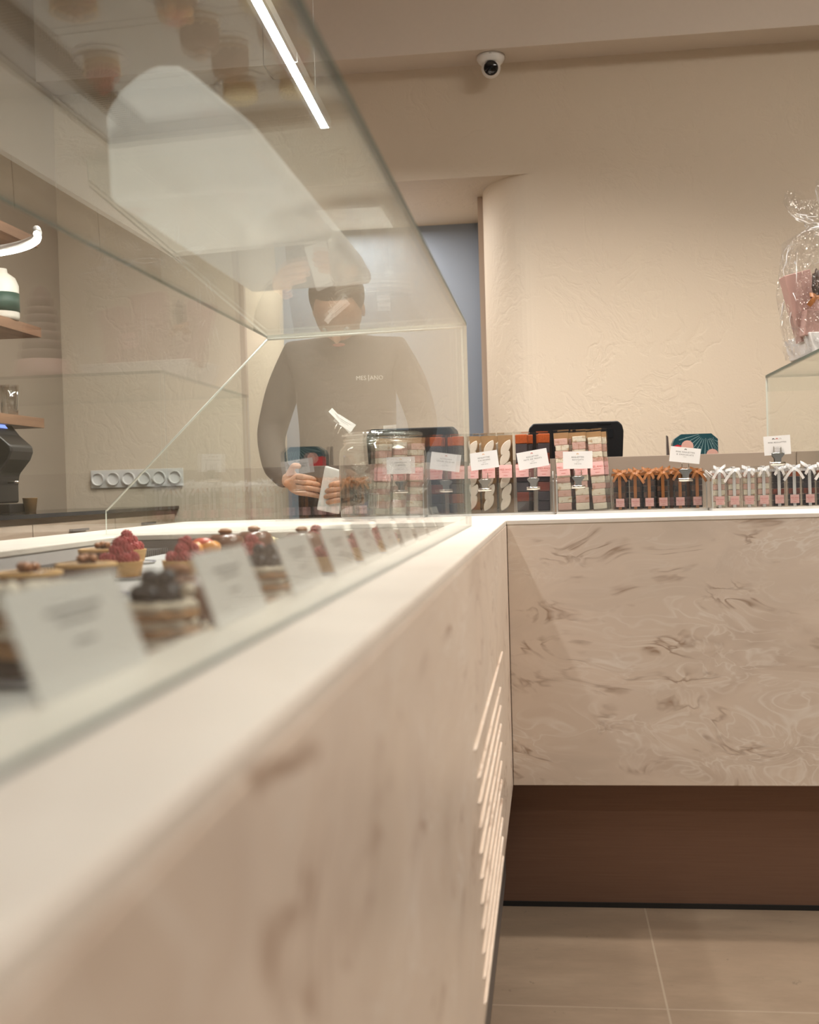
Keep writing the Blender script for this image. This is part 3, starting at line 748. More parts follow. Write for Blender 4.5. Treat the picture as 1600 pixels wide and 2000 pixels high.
# ------------------------------------------------------------------ clip signs
def sign(x, y, zc, w, h, roll, lines, icons, clip_z, label, yaw=0.0):
    """zc: height of the card centre; clip below it"""
    t = thing('price_sign', label, 'price sign', (x, y, Z(clip_z)), yaw, 'white price signs on clips')
    dz = zc - clip_z
    c = obj('card', MB().box(-w / 2, w / 2, -.0003, .0003, -h / 2, h / 2), M['card'], t, loc=(0, 0, dz), rot=(0, roll, 0))
    for k, (s, z, sz, sp) in enumerate(lines):
        lettering(s, sz, M['ink'], c, (0, -.0006, z), spacing=sp)
    obj('rule', MB().box(-.004, .004, -.0006, -.0004, -.0055, -.0051), M['ink'], c)
    for (ix, iz, m) in icons:
        b = MB()
        for k in range(5):
            a = PI * k / 4; b.sph((ix + .0022 * math.cos(a), -.0006, iz + .0018 * math.sin(a)), .0010, 1, .25, 1, 8, 5)
        obj('flower_mark', b, M[m], c)
    k = obj('clip', MB().prism([(-.0085, .0), (.0085, .0), (.0085, .010), (.0165, .020), (.0165, .024), (-.0165, .024), (-.0165, .020), (-.0085, .010)], 'y', -.0075, -.0065)
            .prism([(-.0085, .0), (.0085, .0), (.0085, .010), (.0165, .020), (.0165, .024), (-.0165, .024), (-.0165, .020), (-.0085, .010)], 'y', .0065, .0075), M['silver'], t)
    obj('spring_bar', MB().tube([(-.0185, -.005, -.004), (.0185, -.005, -.004)], .0052, 14), M['silver'], k, smooth=True)
    b = MB()
    for s in (-1, 1):
        b.tube([(s * .009, -.004, .022), (s * .009, -.0022, .03), (s * .009, -.0022, .040), (s * .009, -.001, .0415)], .0011, 8)
    b.tube([(-.013, -.003, .0235), (.013, -.003, .0235)], .0022, 8)
    obj('prong', b, M['silver'], k, smooth=True)
    return t
LN = lambda a, b, p: [(a, .0075, .0052, 1.35), (b, .0005, .0052, 1.35), (p, -.0105, .0036, 1.2)]
sign(-.176, 3.212, .0715, .0775, .048, -.115, LN('REGLETTES', 'CALISSONS', '6,50 euros'), [(0, .016, 'ink_gold')], -.006, 'white price sign reading calissons, tilted, clipped on the tray front')
sign(-.042, 3.212, .0705, .0835, .048, -.150, LN('REGLETTES', 'PATE DE FRUITS', '9,80 euros'), [(0, .016, 'ink_rose')], -.006, 'white price sign reading pate de fruits, clipped on the tray front')
sign(.080, 3.184, .064, .0795, .047, 0.005, LN('REGLETTES', 'NOUGATS', '9,50 euros'), [(0, .016, 'ink_gold')], -.005, 'white price sign reading nougats, clipped before the nougat boxes')
sign(.366, 3.184, .0685, .0800, .041, .13, LN('MINI REGLETTES', 'A CHOCOLATS', ''), [(0, .0145, 'ink')], .006, 'white price sign tilted to the right above brown ribbon boxes')
sign(.5965, 3.128, .0855, .068, .050, -.045, [('MINI REGLETTES', .0075, .0050, 1.3), ('9 euros', -.0085, .0034, 1.2)], [(-.009, .0165, 'ink'), (0, .0165, 'ink_rose'), (.009, .0165, 'card_grey')], .041, 'white price sign with three small flower marks raised above silver bows')

# ================================================================== CANDY JAR
jx, jy = -.437, 3.055
j = thing('candy_jar', 'large round clear glass jar of wrapped sweets on the counter corner', 'jar', (jx, jy, HT + .0003))
R = .117
pf = [(.0001, .003), (R * .90, .003), (R * .985, .012), (R, .03), (R, .172), (R * .975, .188), (R * .90, .200), (R * .86, .206), (R * .86, .212)]
pin = [(r - .004 if r > .01 else r, z + .003) for r, z in pf][::-1]; pin = [(pf[-1][0] - .003, .2125)] + pin[1:]
obj('body', MB().lathe([(.0001, 0), (R * .9, 0)] + [(r, z) for r, z in pf[1:]] + pin, 64, cap=False), M['jar_glass'], j, smooth=True)
rimb = MB()
for zz, rr in ((.206, .90), (.214, .905), (.226, .93)):
    rimb.lathe([(R * rr - .005 + .005 * math.cos(a), zz + .0045 * math.sin(a)) for a in [2 * PI * k / 10 for k in range(11)]], 64, cap=False)
obj('rim', rimb, M['rim_glass'], j, smooth=True)
obj('lid', MB().lathe([(.0001, .236), (R * .6, .2355), (R * .86, .232), (R * .88, .228), (R * .86, .2265), (.0001, .2330)], 64), M['jar_glass'], j, smooth=True)
# wrapped sweets in the jar
def twist(lab, x, y, z, col, rot, s=1.0):
    t = thing('wrapped_sweet', lab, 'sweet', (x, y, z), rot=rot, group='wrapped sweets in the glass jar')
    b = MB().box(-.013 * s, .013 * s, -.011 * s, .011 * s, -.018 * s, .018 * s)
    obj('sweet', b, M[col], t, bevel=.003)
    f = MB().lathe([(.016 * s, -.024 * s), (.0185 * s, -.01 * s), (.0185 * s, .018 * s), (.012 * s, .026 * s), (.004 * s, .032 * s), (.010 * s, .040 * s), (.019 * s, .056 * s)], 18, cap=False,
                   wob=lambda a, zz: 1 + .10 * math.sin(5 * a + 60 * zz))
    obj('wrapper', f, M['wrap_film'], t, smooth=True)
    return t
sw = [(-.510, 3.00, .022, 'rose', 'rose wrapped sweet low at the left of the jar'), (-.470, 2.985, .020, 'screen_blue', 'blue wrapped sweet at the bottom left of the jar'),
      (-.395, 2.985, .022, 'nougat_white', 'white nougat sweet at the bottom front of the jar'), (-.355, 3.02, .022, 'nougat_pink', 'pink nougat sweet at the bottom right of the jar'),
      (-.475, 3.03, .085, 'nougat_white', 'white nougat sweet in the middle of the jar'), (-.415, 3.03, .085, 'rose', 'rose wrapped sweet in the middle right of the jar'),
      (-.515, 3.07, .080, 'choc', 'dark chocolate sweet at the left rear of the jar'), (-.365, 3.08, .090, 'nougat_pink', 'pink nougat sweet at the right rear of the jar')]
for k, (x, y, z, m, lab) in enumerate(sw):
    twist(lab, x, y, HT + z + .006, m, (.2 * math.sin(k * 2.), .35 * math.cos(k * 3.), k), 1.15)
tg = thing('ingredient_tag', 'white printed ingredient tag standing inside the jar', 'tag', (-.452, 2.962, HT + .0335), rot=(-.05, .05, 0))
obj('paper', MB().box(-.014, .014, 0, .0005, 0, .040), M['card'], tg)
b = MB()
for k in range(5): b.box(-.009 + k * .0045, -.0075 + k * .0045, -.0003, -.0001, .004, .036)
obj('print', b, M['ink'], tg)
# tags clipped on the jar rim
def rim_tag(lab, x, y, z, rot, w=.066, h=.030, mark=True):
    t = thing('rim_tag', lab, 'tag', (x, y, z), rot=rot, group='paper tags clipped on the jar')
    obj('paper', MB().box(-w / 2, w / 2, -.0004, .0004, 0, h), M['card'], t)
    obj('print', MB().box(-w * .3, w * .3, -.0008, -.0006, h * .62, h * .66).box(-w * .22, w * .22, -.0008, -.0006, h * .45, h * .48), M['ink'], t)
    obj('holder', MB().tube([(0, .002, .004), (0, .002, -.012), (.003, .002, -.022)], .0016, 8), M['silver'], t, smooth=True)
    return t
rim_tag('white paper tag leaning steeply left above the jar rim', -.548, 3.03, HT + .262, (-.6, .83, .3), .080, .018)
rim_tag('white paper tag crossing the steep one above the jar rim', -.540, 3.028, HT + .252, (-.5, .55, -.3), .060, .024)
rim_tag('small upright cream tag behind the jar lid', -.430, 3.165, HT + .236, (0, -.05, 0), .036, .022)

# ================================================================== TERMINALS, GIFT BOX behind the upstand
def terminal(x0, x1, zt, y, lab):
    t = thing('till_tablet', lab, 'till screen', ((x0 + x1) / 2, y, .9455), group='till screens behind the upstand')
    L = (x1 - x0) / 2; h = Z(zt) - .9455
    def rr(a, b, z0, z1, r):
        pts = []
        for (cx, cz, s) in ((b - r, z1 - r, 0), (a + r, z1 - r, 90), (a + r, z0 + r, 180), (b - r, z0 + r, 270)):
            for k in range(7):
                an = math.radians(s + 90 * k / 6); pts.append((cx + r * math.cos(an), cz + r * math.sin(an)))
        return pts
    tilt = (math.radians(-12), 0, 0)
    obj('back_shell', MB().prism([(-L * .93, .06), (L * .93, .06), (L, h - .03), (L - .004, h - .012), (L - .016, h), (-L + .016, h), (-L + .004, h - .012), (-L, h - .03)], 'y', -.010, .010), M['black'], t, bevel=.004, seg=3, rot=(0, 0, 0))
    obj('screen', MB().box(-L * .86, L * .86, .0102, .011, .075, h - .03), M['black_gloss'], t)
    obj('port_cover', MB().box(L * .45, L * .74, -.0112, -.0102, h - .010, h - .006).box(L * .35, L * .78, -.0112, -.0102, h - .050, h - .024), M['black_gloss'], t, bevel=.0005)
    obj('stand', MB().tube([(0, .0, .004), (0, .0, .10)], .016, 14).lathe([(.0001, 0), (.07, 0), (.07, .006), (.0001, .008)], 28), M['black'], t, smooth=True)
    return t
terminal(-.058, .226, .184, 3.52, 'black till tablet seen from behind above the nougat boxes')
gb = thing('gift_box', 'teal gift box with pale rays, red and pink discs behind the upstand', 'gift box', (.455, 3.70, .9455))
ch = [(-.066, 0), (.072, 0), (.072, .209), (.072, .214), (.052, .232), (-.040, .232), (-.060, .218), (-.066, .205)]
obj('carton', MB().prism(ch, 'y', 0, .05), M['teal'], gb)
b = MB()
for k in range(13):
    a = math.radians(195 + k * 12); q = Vector((math.cos(a), math.sin(a))); o = Vector((.035, .236)) 
    p0 = o + q * .022; p1 = o + q * .085; nn = Vector((-q.y, q.x)) * .0010
    pts = [p0 - nn * .5, p1 - nn, p1 + nn, p0 + nn * .5]
    pts = [(min(max(p.x, -.06), .0715), min(p.y, .2135 if p.x > .05 else .231)) for p in pts]
    b.prism(pts, 'y', -.0006, -.0002)
obj('ray_print', b, M['ray'], gb)
obj('red_print', MB().prism([(-.060, .163), (.012, .163), (.012, .180), (-.02, .190), (-.052, .200), (-.0655, .195), (-.0655, .163)], 'y', -.0009, -.0004), M['red'], gb)
def disc(cx, cz, r, y, clipx=9): return MB().prism([(min(cx + r * math.cos(2 * PI * k / 28), clipx), cz + r * math.sin(2 * PI * k / 28)) for k in range(28)], 'y', y - .0004, y)
obj('pink_disc', disc(-.022, .194, .0185, -.0012), M['rose'], gb); obj('pink_disc', disc(.054, .165, .0185, -.0012, .0715), M['rose'], gb)
b = MB(); random.seed(4)
for k in range(26): b.box(*(lambda x, z: (x - .0006, x + .0006, -.0010, -.0006, z - .0006, z + .0006))(random.uniform(-.05, .065), random.uniform(.165, .225)))
obj('star_print', b, M['card'], gb)
obj('side_flap', MB().prism([(-.084, .150), (-.076, .150), (-.080, .226), (-.084, .230)], 'y', .0, .03), M['trim'], gb)

# ================================================================== SECOND GLASS CASE (right) + HAMPERS
rc = thing('counter_glass_case', 'glass guard case at right with dark green edge carrying the hampers', 'display case', (.755, 3.20, HT + .0002))
h = Z(.354) - HT - .0002; D = .94; WX = 1.45
obj('end_pane', MB().box(0, .006, 0.008, D, 0, h - .0065, 0, {3: 2, 2: 2, 1: 1}), [M['glass'], M['glass_edge'], M['glass_edge_pale']], rc)
obj('front_pane', MB().box(0, WX, 0, .006, 0, h - .0065, 0, {4: 1, 5: 1, 1: 1}), [M['glass'], M['glass_edge']], rc)
obj('back_pane', MB().box(.0065, WX, D - .006, D, h - .055, h - .0065, 0, {4: 1, 5: 1, 1: 1}), [M['glass'], M['glass_edge']], rc)
obj('top_pane', MB().box(0, WX, 0, D, h - .006, h + .0022, 0, {2: 1, 3: 1, 4: 1, 5: 1}), [M['glass'], M['glass_edge']], rc)
zt = Z(.354) + .0025
def hamper(x, y, rz, w, hh, label, seed):
    t = thing('cellophane_hamper', label, 'gift hamper', (x, y, zt), rz, 'cellophane hampers on the glass case')
    random.seed(seed); sd = seed
    tr = MB().prism([(-w * .92, 0), (w * .92, 0), (w * 1.02, .062), (-w * 1.02, .062)], 'y', -w * .62, w * .62)
    obj('tray', tr, M['white_paper'], t, bevel=.003)
    # cartons
    for k, (cx, cy, cw, cd, chh, rr, m) in enumerate(((-w * .82, -.03, .08, .05, .20, -.24, 'pink_box'), (.0, .03, .11, .05, .245, .05, 'pink_box'), (w * .5, .0, .085, .06, .20, .16, 'pink_box'),
                                                       (-w * .84, -w * .42, .085, .045, .075, .12, 'pink_box'), (-w * .60, -w * .50, .05, .03, .11, .0, 'pink_box'), (w * .08, -w * .42, .075, .04, .125, .08, 'pink_box'))):
        c = obj('carton', MB().box(-cw / 2, cw / 2, -cd / 2, cd / 2, 0, chh), M[m], t, bevel=.002, loc=(cx, cy, .05), rot=(0, rr, 0))
        if k == 5:
            l = obj('carton_label', MB().box(-.028, .028, -cd / 2 - .0006, -cd / 2, .055, .105), M['label'], c)
            lettering('MES ANO', .010, M['ink'], l, (0, -cd / 2 - .0009, .082))
    obj('chocolate_bag', MB().sph((-w * .82, -w * .52, .205), .027, .75, .5, 1.5, 14, 10, fn=lambda d: 1 + .13 * math.sin(9 * d[0] + 5 * d[2])), M['choc'], t, smooth=True)
    b = bow(t, .16, .016, 'brown_ribbon', seed, -w * .62)
    b.v = [(v[0] * 1.3 - w * .88, v[1], v[2] * 1.0) for v in b.v]
    obj('bow', b, M['brown_ribbon'], t)
    # wrap
    mb = MB(); n = 72
    prof = [(1.04, .002), (1.10, .03), (1.15, .10), (1.15, .20), (1.14, .30), (1.08, .350), (.86, .375), (.68, .392), (.74, .405), (.90, .428), (1.0, .455), (.93, .485)]
    o = 0; V = []
    for i, (r, z) in enumerate(prof):
        for k in range(n):
            a = 2 * PI * k / n; ca, sa = math.cos(a), math.sin(a)
            sq = 1 / (abs(ca) ** 4 + abs(sa) ** 4) ** .25 if i < 6 else 1.0
            nz = .035 * math.sin(7 * a + sd + z * 30) + .028 * math.sin(17 * a + z * 55 + sd) + (.10 * math.sin(11 * a + sd) if i >= 6 else 0) + (.14 * math.sin(5 * a + 2 * sd) if i > 8 else 0)
            rr = w * r * sq * (1 + nz)
            V.append((rr * ca, rr * sa * .68, z * hh / .485 * (1 + (.05 * math.sin(6 * a + sd) if i > 8 else 0))))
    Fc = [(i * n + k, i * n + (k + 1) % n, (i + 1) * n + (k + 1) % n, (i + 1) * n + k) for i in range(len(prof) - 1) for k in range(n)]
    mb.add(V, Fc)
    fo = mb
    def surf(a, u):
        i = min(int(u), len(prof) - 2); fr_ = u - i; k = int(a / (2 * PI) * n) % n
        A = Vector(V[i * n + k]); B = Vector(V[(i + 1) * n + k]); p = A.lerp(B, fr_); return p + Vector((p.x, p.y, 0)).normalized() * .0012
    for q in range(120):
        a0 = random.uniform(0, 2 * PI); u0 = random.uniform(0, 9.6) if q % 2 else random.uniform(5, 9.8); L = random.uniform(.5, 1.6) if u0 < 4 else random.uniform(.4, 1.1); da = random.uniform(-.35, .35)
        pts = [surf((a0 + da * k / 5) % (2 * PI), min(u0 + L * k / 5, len(prof) - 1.02)) for k in range(6)]
        fo.tube(pts, [.0002, .0009, .0014, .0012, .0009, .0002], 5, 1)  # white strands put the crease highlights into the wrap
    obj('cellophane_wrap', mb, [M['cello'], M['fold']], t)
    kn = MB().tube([(.25 * w * math.cos(a), .19 * w * math.sin(a), .395 * hh / .485) for a in [2 * PI * k / 20 for k in range(21)]], .003, 6)
    obj('tie', kn, M['silver_ribbon'], t)
    return t
hamper(.93, 3.60, .12, .185, .485, 'cellophane wrapped hamper of rose cartons standing on the right glass case', 3)
# macaron-like tower beyond the frame edge, seen mirrored in the big case
mt = thing('meringue_tower', 'tall mauve ribbed meringue tower seen mirrored at far left', 'cake', (1.21, 3.42, zt))
pf = []
lv = [(.068, .030), (.064, .028), (.060, .028), (.052, .026), (.050, .026), (.045, .024), (.036, .030)]
z = .07
pr = [(.0001, z)]
for r, hh in lv:
    for k in range(7):
        a = -PI / 2 + PI * k / 6; pr.append((r - .010 + .010 * math.cos(a), z + hh / 2 + hh / 2 * math.sin(a)))
    z += hh
pr += [(.028, z + .01), (.015, z + .03), (.0001, z + .038)]
obj('meringue', MB().lathe(pr, 48), M['mauve'], mt, smooth=True)
obj('stand', MB().lathe([(.0001, 0), (.10, 0), (.085, .03), (.075, .069), (.0001, .069)], 40), M['pink_box'], mt, smooth=True)

# white gift parcel lying on the top pane of the case (out of focus, seen from below)
pm = NT('white_wrapping'); _n = pm.noise(pm.coord(), 9., 3.); _n2 = pm.noise(pm.coord(), 26., 2.)
_m = pm.math('MULTIPLY', pm.math('SUBTRACT', _n.outputs['Fac'], .60), 9., True)
_c = pm.mix(pm.math('MULTIPLY', _m, .6), (.82, .81, .80), (.66, .42, .38))
_d = pm.n('ShaderNodeBsdfDiffuse', None, Color=_c); _t = pm.n('ShaderNodeBsdfTranslucent', None, Color=_c); _tr = pm.n('ShaderNodeBsdfTransparent')
_x = pm.n('ShaderNodeMixShader', None, i0=.6, i1=_d.outputs[0], i2=_t.outputs[0]); _y = pm.n('ShaderNodeMixShader', None, i0=.22, i1=_x.outputs[0], i2=_tr.outputs[0])
pm.t.links.new(_y.outputs[0], pm.out.inputs[0])
pl = thing('wrapped_parcel', 'large blurred white wrapped parcel with rounded top lying on the glass case', 'parcel', (-.390, 1.29, Z(.338) - .0045 + .0075), rot=(0, math.radians(-1.15), 0))
arch = [(-.105, 0), (.105, 0), (.104, .018), (.090, .046), (.067, .078), (.030, .112), (-.002, .142), (-.016, .151), (-.040, .153), (-.062, .145), (-.086, .128), (-.105, .104)]
obj('wrapping', MB().prism(arch, 'y', 0, .64), pm.m, pl, bevel=.010, seg=3)
# ================================================================== SECURITY CAMERA
sc_ = thing('security_camera', 'white dome security camera under the bulkhead soffit', 'camera', (-.176, 4.405, ZS - .0005))
obj('base', MB().lathe([(.0001, -.001), (.052, -.001), (.053, -.012), (.046, -.024), (.036, -.034), (.0001, -.035)], 40), M['white'], sc_, smooth=True)
def eye(n_=0):
    return MB().sph((0, 0, 0), .036, n=28, m=18)
dv = Vector((.17, -4.4, -1.25)).normalized()
e = obj('eyeball', eye(), M['white'], sc_, smooth=True, loc=(0, -.004, -.048))
q = dv.to_track_quat('Z', 'Y').to_euler()
obj('lens', MB().lathe([(.0001, .040), (.022, .039), (.027, .034), (.0268, .026), (.0001, .024)], 36), M['lens'], sc_, smooth=True, loc=(0, -.004, -.048), rot=q)
obj('screw', MB().box(-.004, .004, -.0525, -.051, -.009, -.006), M['trim'], sc_)

# ================================================================== LAMPS
lp = thing('added_fill_panel', 'large square added fill panel above the customers, unseen outside the picture', 'ceiling light', (1.6, 1.9, ZT - .001))  # unseen panel added to brighten the bulkhead and marble
obj('frame', MB().box(-.62, .62, -.62, .62, -.02, 0), M['alu'], lp)
obj('diffuser', MB().box(-.60, .60, -.60, .60, -.026, -.0201), M['panel'], lp)
ll = thing('linear_pendant_lamp', 'slim white linear LED pendant glowing above the pastry case', 'pendant lamp', (-.735, 3.96, Z(1.25)), rot=(0, 0, math.radians(1.6)))
def seg(a, b, nm='diffuser'):
    obj(nm, MB().box(-.013, .013, a, b, 0, .004), M['lamp'], ll)
    obj('profile', MB().box(.0132, .022, a, b, -.001, .030).box(-.016, -.0132, a, b, -.001, .030).box(-.013, .013, a, b, .0045, .030), M['alu'], ll)
seg(-.620, 0); seg(-1.30, -.628); seg(-1.98, -1.308)
for yy in (-.2, -1.1, -1.85): obj('suspension_wire', MB().tube([(0.003, yy, .03), (0.003, yy, ZT - Z(1.25) - .001)], .0012, 6), M['alu'], ll)
rl = thing('curved_ring_lamp', 'curved glowing LED ring pendant at the upper left edge', 'pendant lamp', (-1.745, 3.02, Z(.735)))
ring = [(.36 * math.cos(a), .30 * math.sin(a)) for a in [math.radians(x) for x in range(12, 118, 4)]]
obj('profile', MB().tube([(x, y, .012) for x, y in ring], .011, 10), M['alu'], rl, smooth=True)
obj('diffuser', MB().tube([(x, y, 0) for x, y in ring], .009, 10), M['lamp2'], rl, smooth=True)
obj('suspension_wire', MB().tube([(ring[18][0], ring[18][1], .01), (ring[18][0], ring[18][1], ZT - Z(.725) - .001)], .0012, 6), M['alu'], rl)
for k, (sx, sy) in enumerate(SPOTS):
    s_ = thing('ceiling_downlight', 'round ceiling downlight number %s unseen outside the picture' % ords[k], 'ceiling light', (sx, sy, ZT), group='recessed ceiling downlights')
    obj('trim_ring', MB().lathe([(.040, -.001), (.052, -.001), (.052, -.010), (.040, -.006)], 28), M['white'], s_, smooth=True)
    obj('lens', MB().lathe([(.0001, -.002), (.039, -.002), (.039, -.004), (.0001, -.004)], 24), M['spotfit'], s_, smooth=True)

# ================================================================== LEFT WALL: shelves, cabinets, machine
def shelf(zr, lab):
    t = thing('wall_shelf', lab, 'shelf', (XL, 3.75, Z(zr) - .033), group='oak shelves on the left wall')
    obj('board', MB().box(.0005, .25, -2.4, 0, 0, .033), M['wood'], t, bevel=.001)
    for yy in (-.25, -1.3): obj('bracket', MB().prism([(.001, -.10), (.012, -.10), (.17, -.008), (.17, -.0005), (.001, -.0005)], 'y', yy, yy + .012), M['trim'], t)
shelf(.271, 'lowest oak wall shelf above the coffee grinder'); shelf(.577, 'middle oak wall shelf carrying the white jug'); shelf(.879, 'topmost oak wall shelf near the ring lamp')
cb = thing('back_cabinet', 'washed oak cabinet with thin black worktop along the left wall', 'cabinet', (XL, 0, 0))
obj('worktop', MB().box(.001, .47, .6, 4.485, Z(-.056), Z(-.044)), M['black_gloss'], cb)
obj('body', MB().box(.001, .44, .62, 4.48, .08, Z(-.057)), M['cab'], cb)
for k in range(6):
    o = obj('door', MB().box(.441, .458, .63 + k * .64, .63 + k * .64 + .634, .10, Z(-.075)), M['cab'], cb, bevel=.001)
    obj('handle', MB().box(.4585, .470, .63 + k * .64 + .25, .63 + k * .64 + .38, Z(-.105), Z(-.098)), M['trim'], o)
gr = thing('coffee_grinder', 'black coffee grinder with lit blue display on the left worktop', 'coffee grinder', (-1.80, 3.50, Z(-.0438)))
zz = lambda r: r + .0438
pg = [(-.06, zz(.30)), (.06, zz(.262)), (.105, zz(.205)), (.146, zz(.168)), (.148, zz(.150)), (.138, zz(.125)), (.100, zz(.080)), (.094, zz(.045)), (.094, zz(-.012)), (-.06, zz(-.012))]
obj('housing', MB().prism(pg, 'y', -.08, .08), M['black'], gr, bevel=.008, seg=3)
obj('base', MB().box(-.07, .141, -.09, .09, 0.0003, .030), M['black'], gr, bevel=.003)
obj('display', MB().prism([(.0665, zz(.2555)), (.0895, zz(.2265)), (.0905, zz(.2270)), (.0675, zz(.2560))], 'y', -.055, .02), M['screen'], gr)
obj('dial', MB().lathe([(.0001, 0), (.022, 0), (.022, .012), (.0001, .014)], 24), M['black_gloss'], gr, loc=(.08, -.083, zz(.13)), rot=(PI / 2, 0, 0))
obj('spout_fork', MB().tube([(.09, 0, zz(.055)), (.13, 0, zz(.055))], .004, 8), M['silver'], gr, smooth=True)
cp = thing('paper_cup', 'kraft paper cup beside the coffee grinder', 'cup', (-1.643, 3.52, Z(-.0438)))
obj('body', MB().lathe([(.0001, 0), (.017, 0), (.023, .046), (.0245, .047), (.022, .045), (.016, .003), (.0001, .003)], 28), M['cup'], cp, smooth=True)
jg = thing('milk_jug', 'white plastic jug with dark green label on the middle shelf', 'jug', (-1.735, 3.56, Z(.5775)))
obj('body', MB().lathe([(.0001, 0), (.052, 0), (.055, .01), (.055, .11), (.045, .135), (.022, .152), (.020, .165), (.0001, .166)], 32), M['milkjug'], jg, smooth=True)
obj('label', MB().lathe([(.0556, .025), (.0562, .025), (.0562, .085), (.0556, .085)], 32), M['green_lab'], jg, smooth=True)
for k, (x, y, lab) in enumerate(((-1.76, 3.45, 'clear tumbler on the lowest shelf, nearest'), (-1.72, 3.56, 'clear tumbler on the lowest shelf, farthest'))):
    gl = thing('tumbler', lab, 'glass', (x, y, Z(.2715)), group='clear tumblers on the shelf')
    obj('glass', MB().lathe([(.0001, 0), (.026, 0), (.033, .095), (.031, .095), (.025, .004), (.0001, .004)], 28), M['jar_glass'], gl, smooth=True)
sk = thing('socket_strip', 'white strip of six round sockets on the back wall', 'sockets', (-1.64, YW - .0004, Z(.071)))
obj('plate', MB().box(-.192, .192, -.009, 0, -.036, .036), M['alu'], sk, bevel=.002)
for k in range(6):
    r_ = obj('socket', MB().lathe([(.0001, .003), (.021, .003), (.023, .011), (.026, .011), (.026, .0), (.0001, 0)], 28), M['white'], sk, loc=(-.16 + k * .064, -.0092, 0), rot=(PI / 2, 0, 0))

# ================================================================== PERSON behind the counter
def skin(name, verts, edges, radii, mat, parent, root=0, sub=2, flat=None):
    me = bpy.data.meshes.new(name); me.from_pydata(verts, edges, []); o = link(name, me, parent)
    o.modifiers.new('s', 'SKIN')
    sv = me.skin_vertices[0].data
    for i, r in enumerate(radii):
        sv[i].radius = r if isinstance(r, tuple) else (r, r)
    sv[root].use_root = True
    m = o.modifiers.new('u', 'SUBSURF'); m.levels = sub; m.render_levels = sub
    dg = bpy.context.evaluated_depsgraph_get(); dg.update()
    m2 = bpy.data.meshes.new_from_object(o.evaluated_get(dg)); m2.materials.clear(); m2.materials.append(mat)
    m2.polygons.foreach_set('use_smooth', [True] * len(m2.polygons))
    o.modifiers.clear(); o.data = m2; return o
pe = thing('person', 'person in a dark brown jacket behind the counter, seen through glass, holding a white bag', 'person', (-.655, 3.78, 0))
# local: x right, y away from camera, z up ; faces the camera (-y)
V = [(0, 0, .98), (0, .0, 1.16), (0, -.005, 1.32), (0, .0, 1.44), (0, .0, 1.53), (0, -.01, 1.60),
     (-.165, .0, 1.475), (-.215, .01, 1.38), (-.262, .0, 1.22), (-.205, -.19, 1.115), (-.135, -.33, 1.068),
     (.165, .0, 1.475), (.215, .01, 1.38), (.258, .0, 1.22), (.20, -.20, 1.10), (.115, -.34, 1.045),
     (-.10, 0, .93), (-.105, -.01, .50), (-.105, .03, .10), (-.11, -.10, .045), (.10, 0, .93), (.105, -.01, .50), (.105, .03, .10), (.11, -.10, .045)]
E_ = [(0, 1), (1, 2), (2, 3), (3, 4), (4, 5), (3, 6), (6, 7), (7, 8), (8, 9), (9, 10), (3, 11), (11, 12), (12, 13), (13, 14), (14, 15), (0, 16), (16, 17), (17, 18), (18, 19), (0, 20), (20, 21), (21, 22), (22, 23)]
Rr = [(.175, .12), (.172, .12), (.182, .13), (.13, .09), (.055, .055), (.05, .05), (.07, .07), (.062, .062), (.052, .052), (.043, .043), (.034, .034), (.07, .07), (.062, .062), (.052, .052), (.043, .043), (.034, .034),
      .09, .06, .045, .045, .09, .06, .045, .045]
body = skin('jacket', V, E_, Rr, M['jacket'], pe)
hd = MB()
def headf(d):
    x, y, z = d; r = 1.0
    if z < -.3: r *= 1 - .18 * (-z - .3)
    if y < -.9 and -.35 < z < .1: r *= 1.07
    return r
hd.sph((0, -.02, 1.705), .098, .78, .95, 1.18, 28, 20, fn=headf)
hd.sph((0, -.118, 1.69), .016, .8, 1.2, 1.5)          # nose
for s in (-1, 1): hd.sph((s * .078, -.01, 1.695), .022, .35, .8, 1.3)
h_ = obj('head', hd, M['skin'], pe, smooth=True)
for s in (-1, 1): obj('eye', MB().sph((s * .031, -.103, 1.712), .010, 1.2, .6, .7), M['white'], h_, smooth=True); obj('pupil', MB().sph((s * .031, -.109, 1.712), .0048, 1, .5, 1), M['black_gloss'], h_, smooth=True)
obj('mouth', MB().sph((0, -.112, 1.645), .018, 1.2, .35, .3), M['ink_rose'], h_, smooth=True)
obj('neck', MB().tube([(0, .0, 1.50), (0, -.005, 1.62)], [.052, .050], 16), M['skin'], pe, smooth=True)
obj('hair', MB().sph((0, .012, 1.745), .104, .86, .95, .98, 28, 16, fn=lambda d: 1.0 if (d[1] > -.55 or d[2] > .45) and d[2] > -.75 else .86), M['hair'], pe, smooth=True)
pv = Vector((0, .0, 1.60)); ang = math.radians(56)     # looks down at the bag
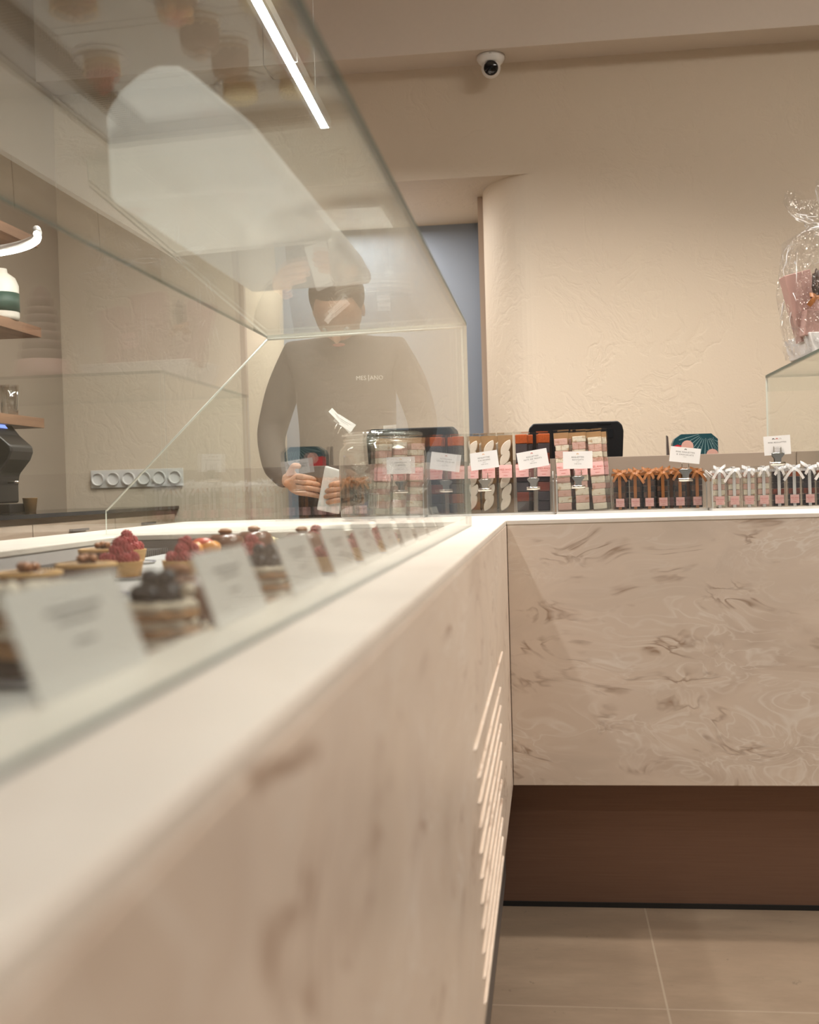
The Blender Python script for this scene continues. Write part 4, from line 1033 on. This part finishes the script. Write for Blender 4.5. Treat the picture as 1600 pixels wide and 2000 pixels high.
for hh_ in (h_, [c for c in pe.children if c.name.startswith('hair')][0]):
    rm = Matrix.Rotation(ang, 4, 'X'); q_ = rm @ pv
    hh_.rotation_euler = (ang, 0, 0); hh_.location = pv - q_ + Vector((0, -.02, -.035))
em = obj('emblem', MB().box(-.001, .001, -.0005, .0005, -.010, .010), M['thread'], pe, loc=(.098, -.150, 1.385), rot=(.08, 0, .12))
lettering('MES', .019, M['thread'], em, (-.024, 0, 0)); lettering('ANO', .019, M['thread'], em, (.025, 0, 0))
def hand(side, wrist, name):
    wx, wy, wz = wrist; s = side
    vs = [(wx, wy, wz), (wx - s * .022, wy - .040, wz - .006), (wx - s * .042, wy - .082, wz - .012)]; ed = [(0, 1), (1, 2)]; rd = [(.027, .022), (.034, .020), (.034, .016)]
    for k in range(4):
        b0 = len(vs); off = (k - 1.5) * .018; ln_ = (.072, .080, .075, .060)[k]
        bx, by, bz = wx - s * .044, wy - .090, wz - .012 + off * .9
        vs += [(bx - s * .004, by - .006, bz), (bx - s * ln_ * .5, by - .020, bz - .004), (bx - s * ln_ * .85, by - .002, bz - .010), (bx - s * ln_ * .9, by + .016, bz - .014)]
        ed += [(2, b0), (b0, b0 + 1), (b0 + 1, b0 + 2), (b0 + 2, b0 + 3)]; rd += [.0095, .009, .0085, .007]
    b0 = len(vs)
    vs += [(wx - s * .022, wy - .055, wz + .030), (wx - s * .038, wy - .080, wz + .044), (wx - s * .060, wy - .088, wz + .040)]
    ed += [(1, b0), (b0, b0 + 1), (b0 + 1, b0 + 2)]; rd += [.011, .010, .008]
    return skin(name, vs, ed, rd, M['skin'], pe, sub=2)
hand(-1, (-.130, -.335, 1.066), 'hand'); hand(1, (.110, -.345, 1.043), 'hand')
bg = thing('paper_bag', 'small white paper bag held in the hands of the person', 'bag', (-.645, 3.345, HT + .020), rot=(0, .22, 0))
obj('paper', MB().prism([(-.033, 0), (.033, 0), (.033, .12), (.026, .126), (-.033, .132)], 'y', -.012, .012), M['white_paper'], bg, bevel=.004)
obj('fold', MB().box(-.033, .033, -.0135, -.0125, .104, .1045), M['card_grey'], bg)
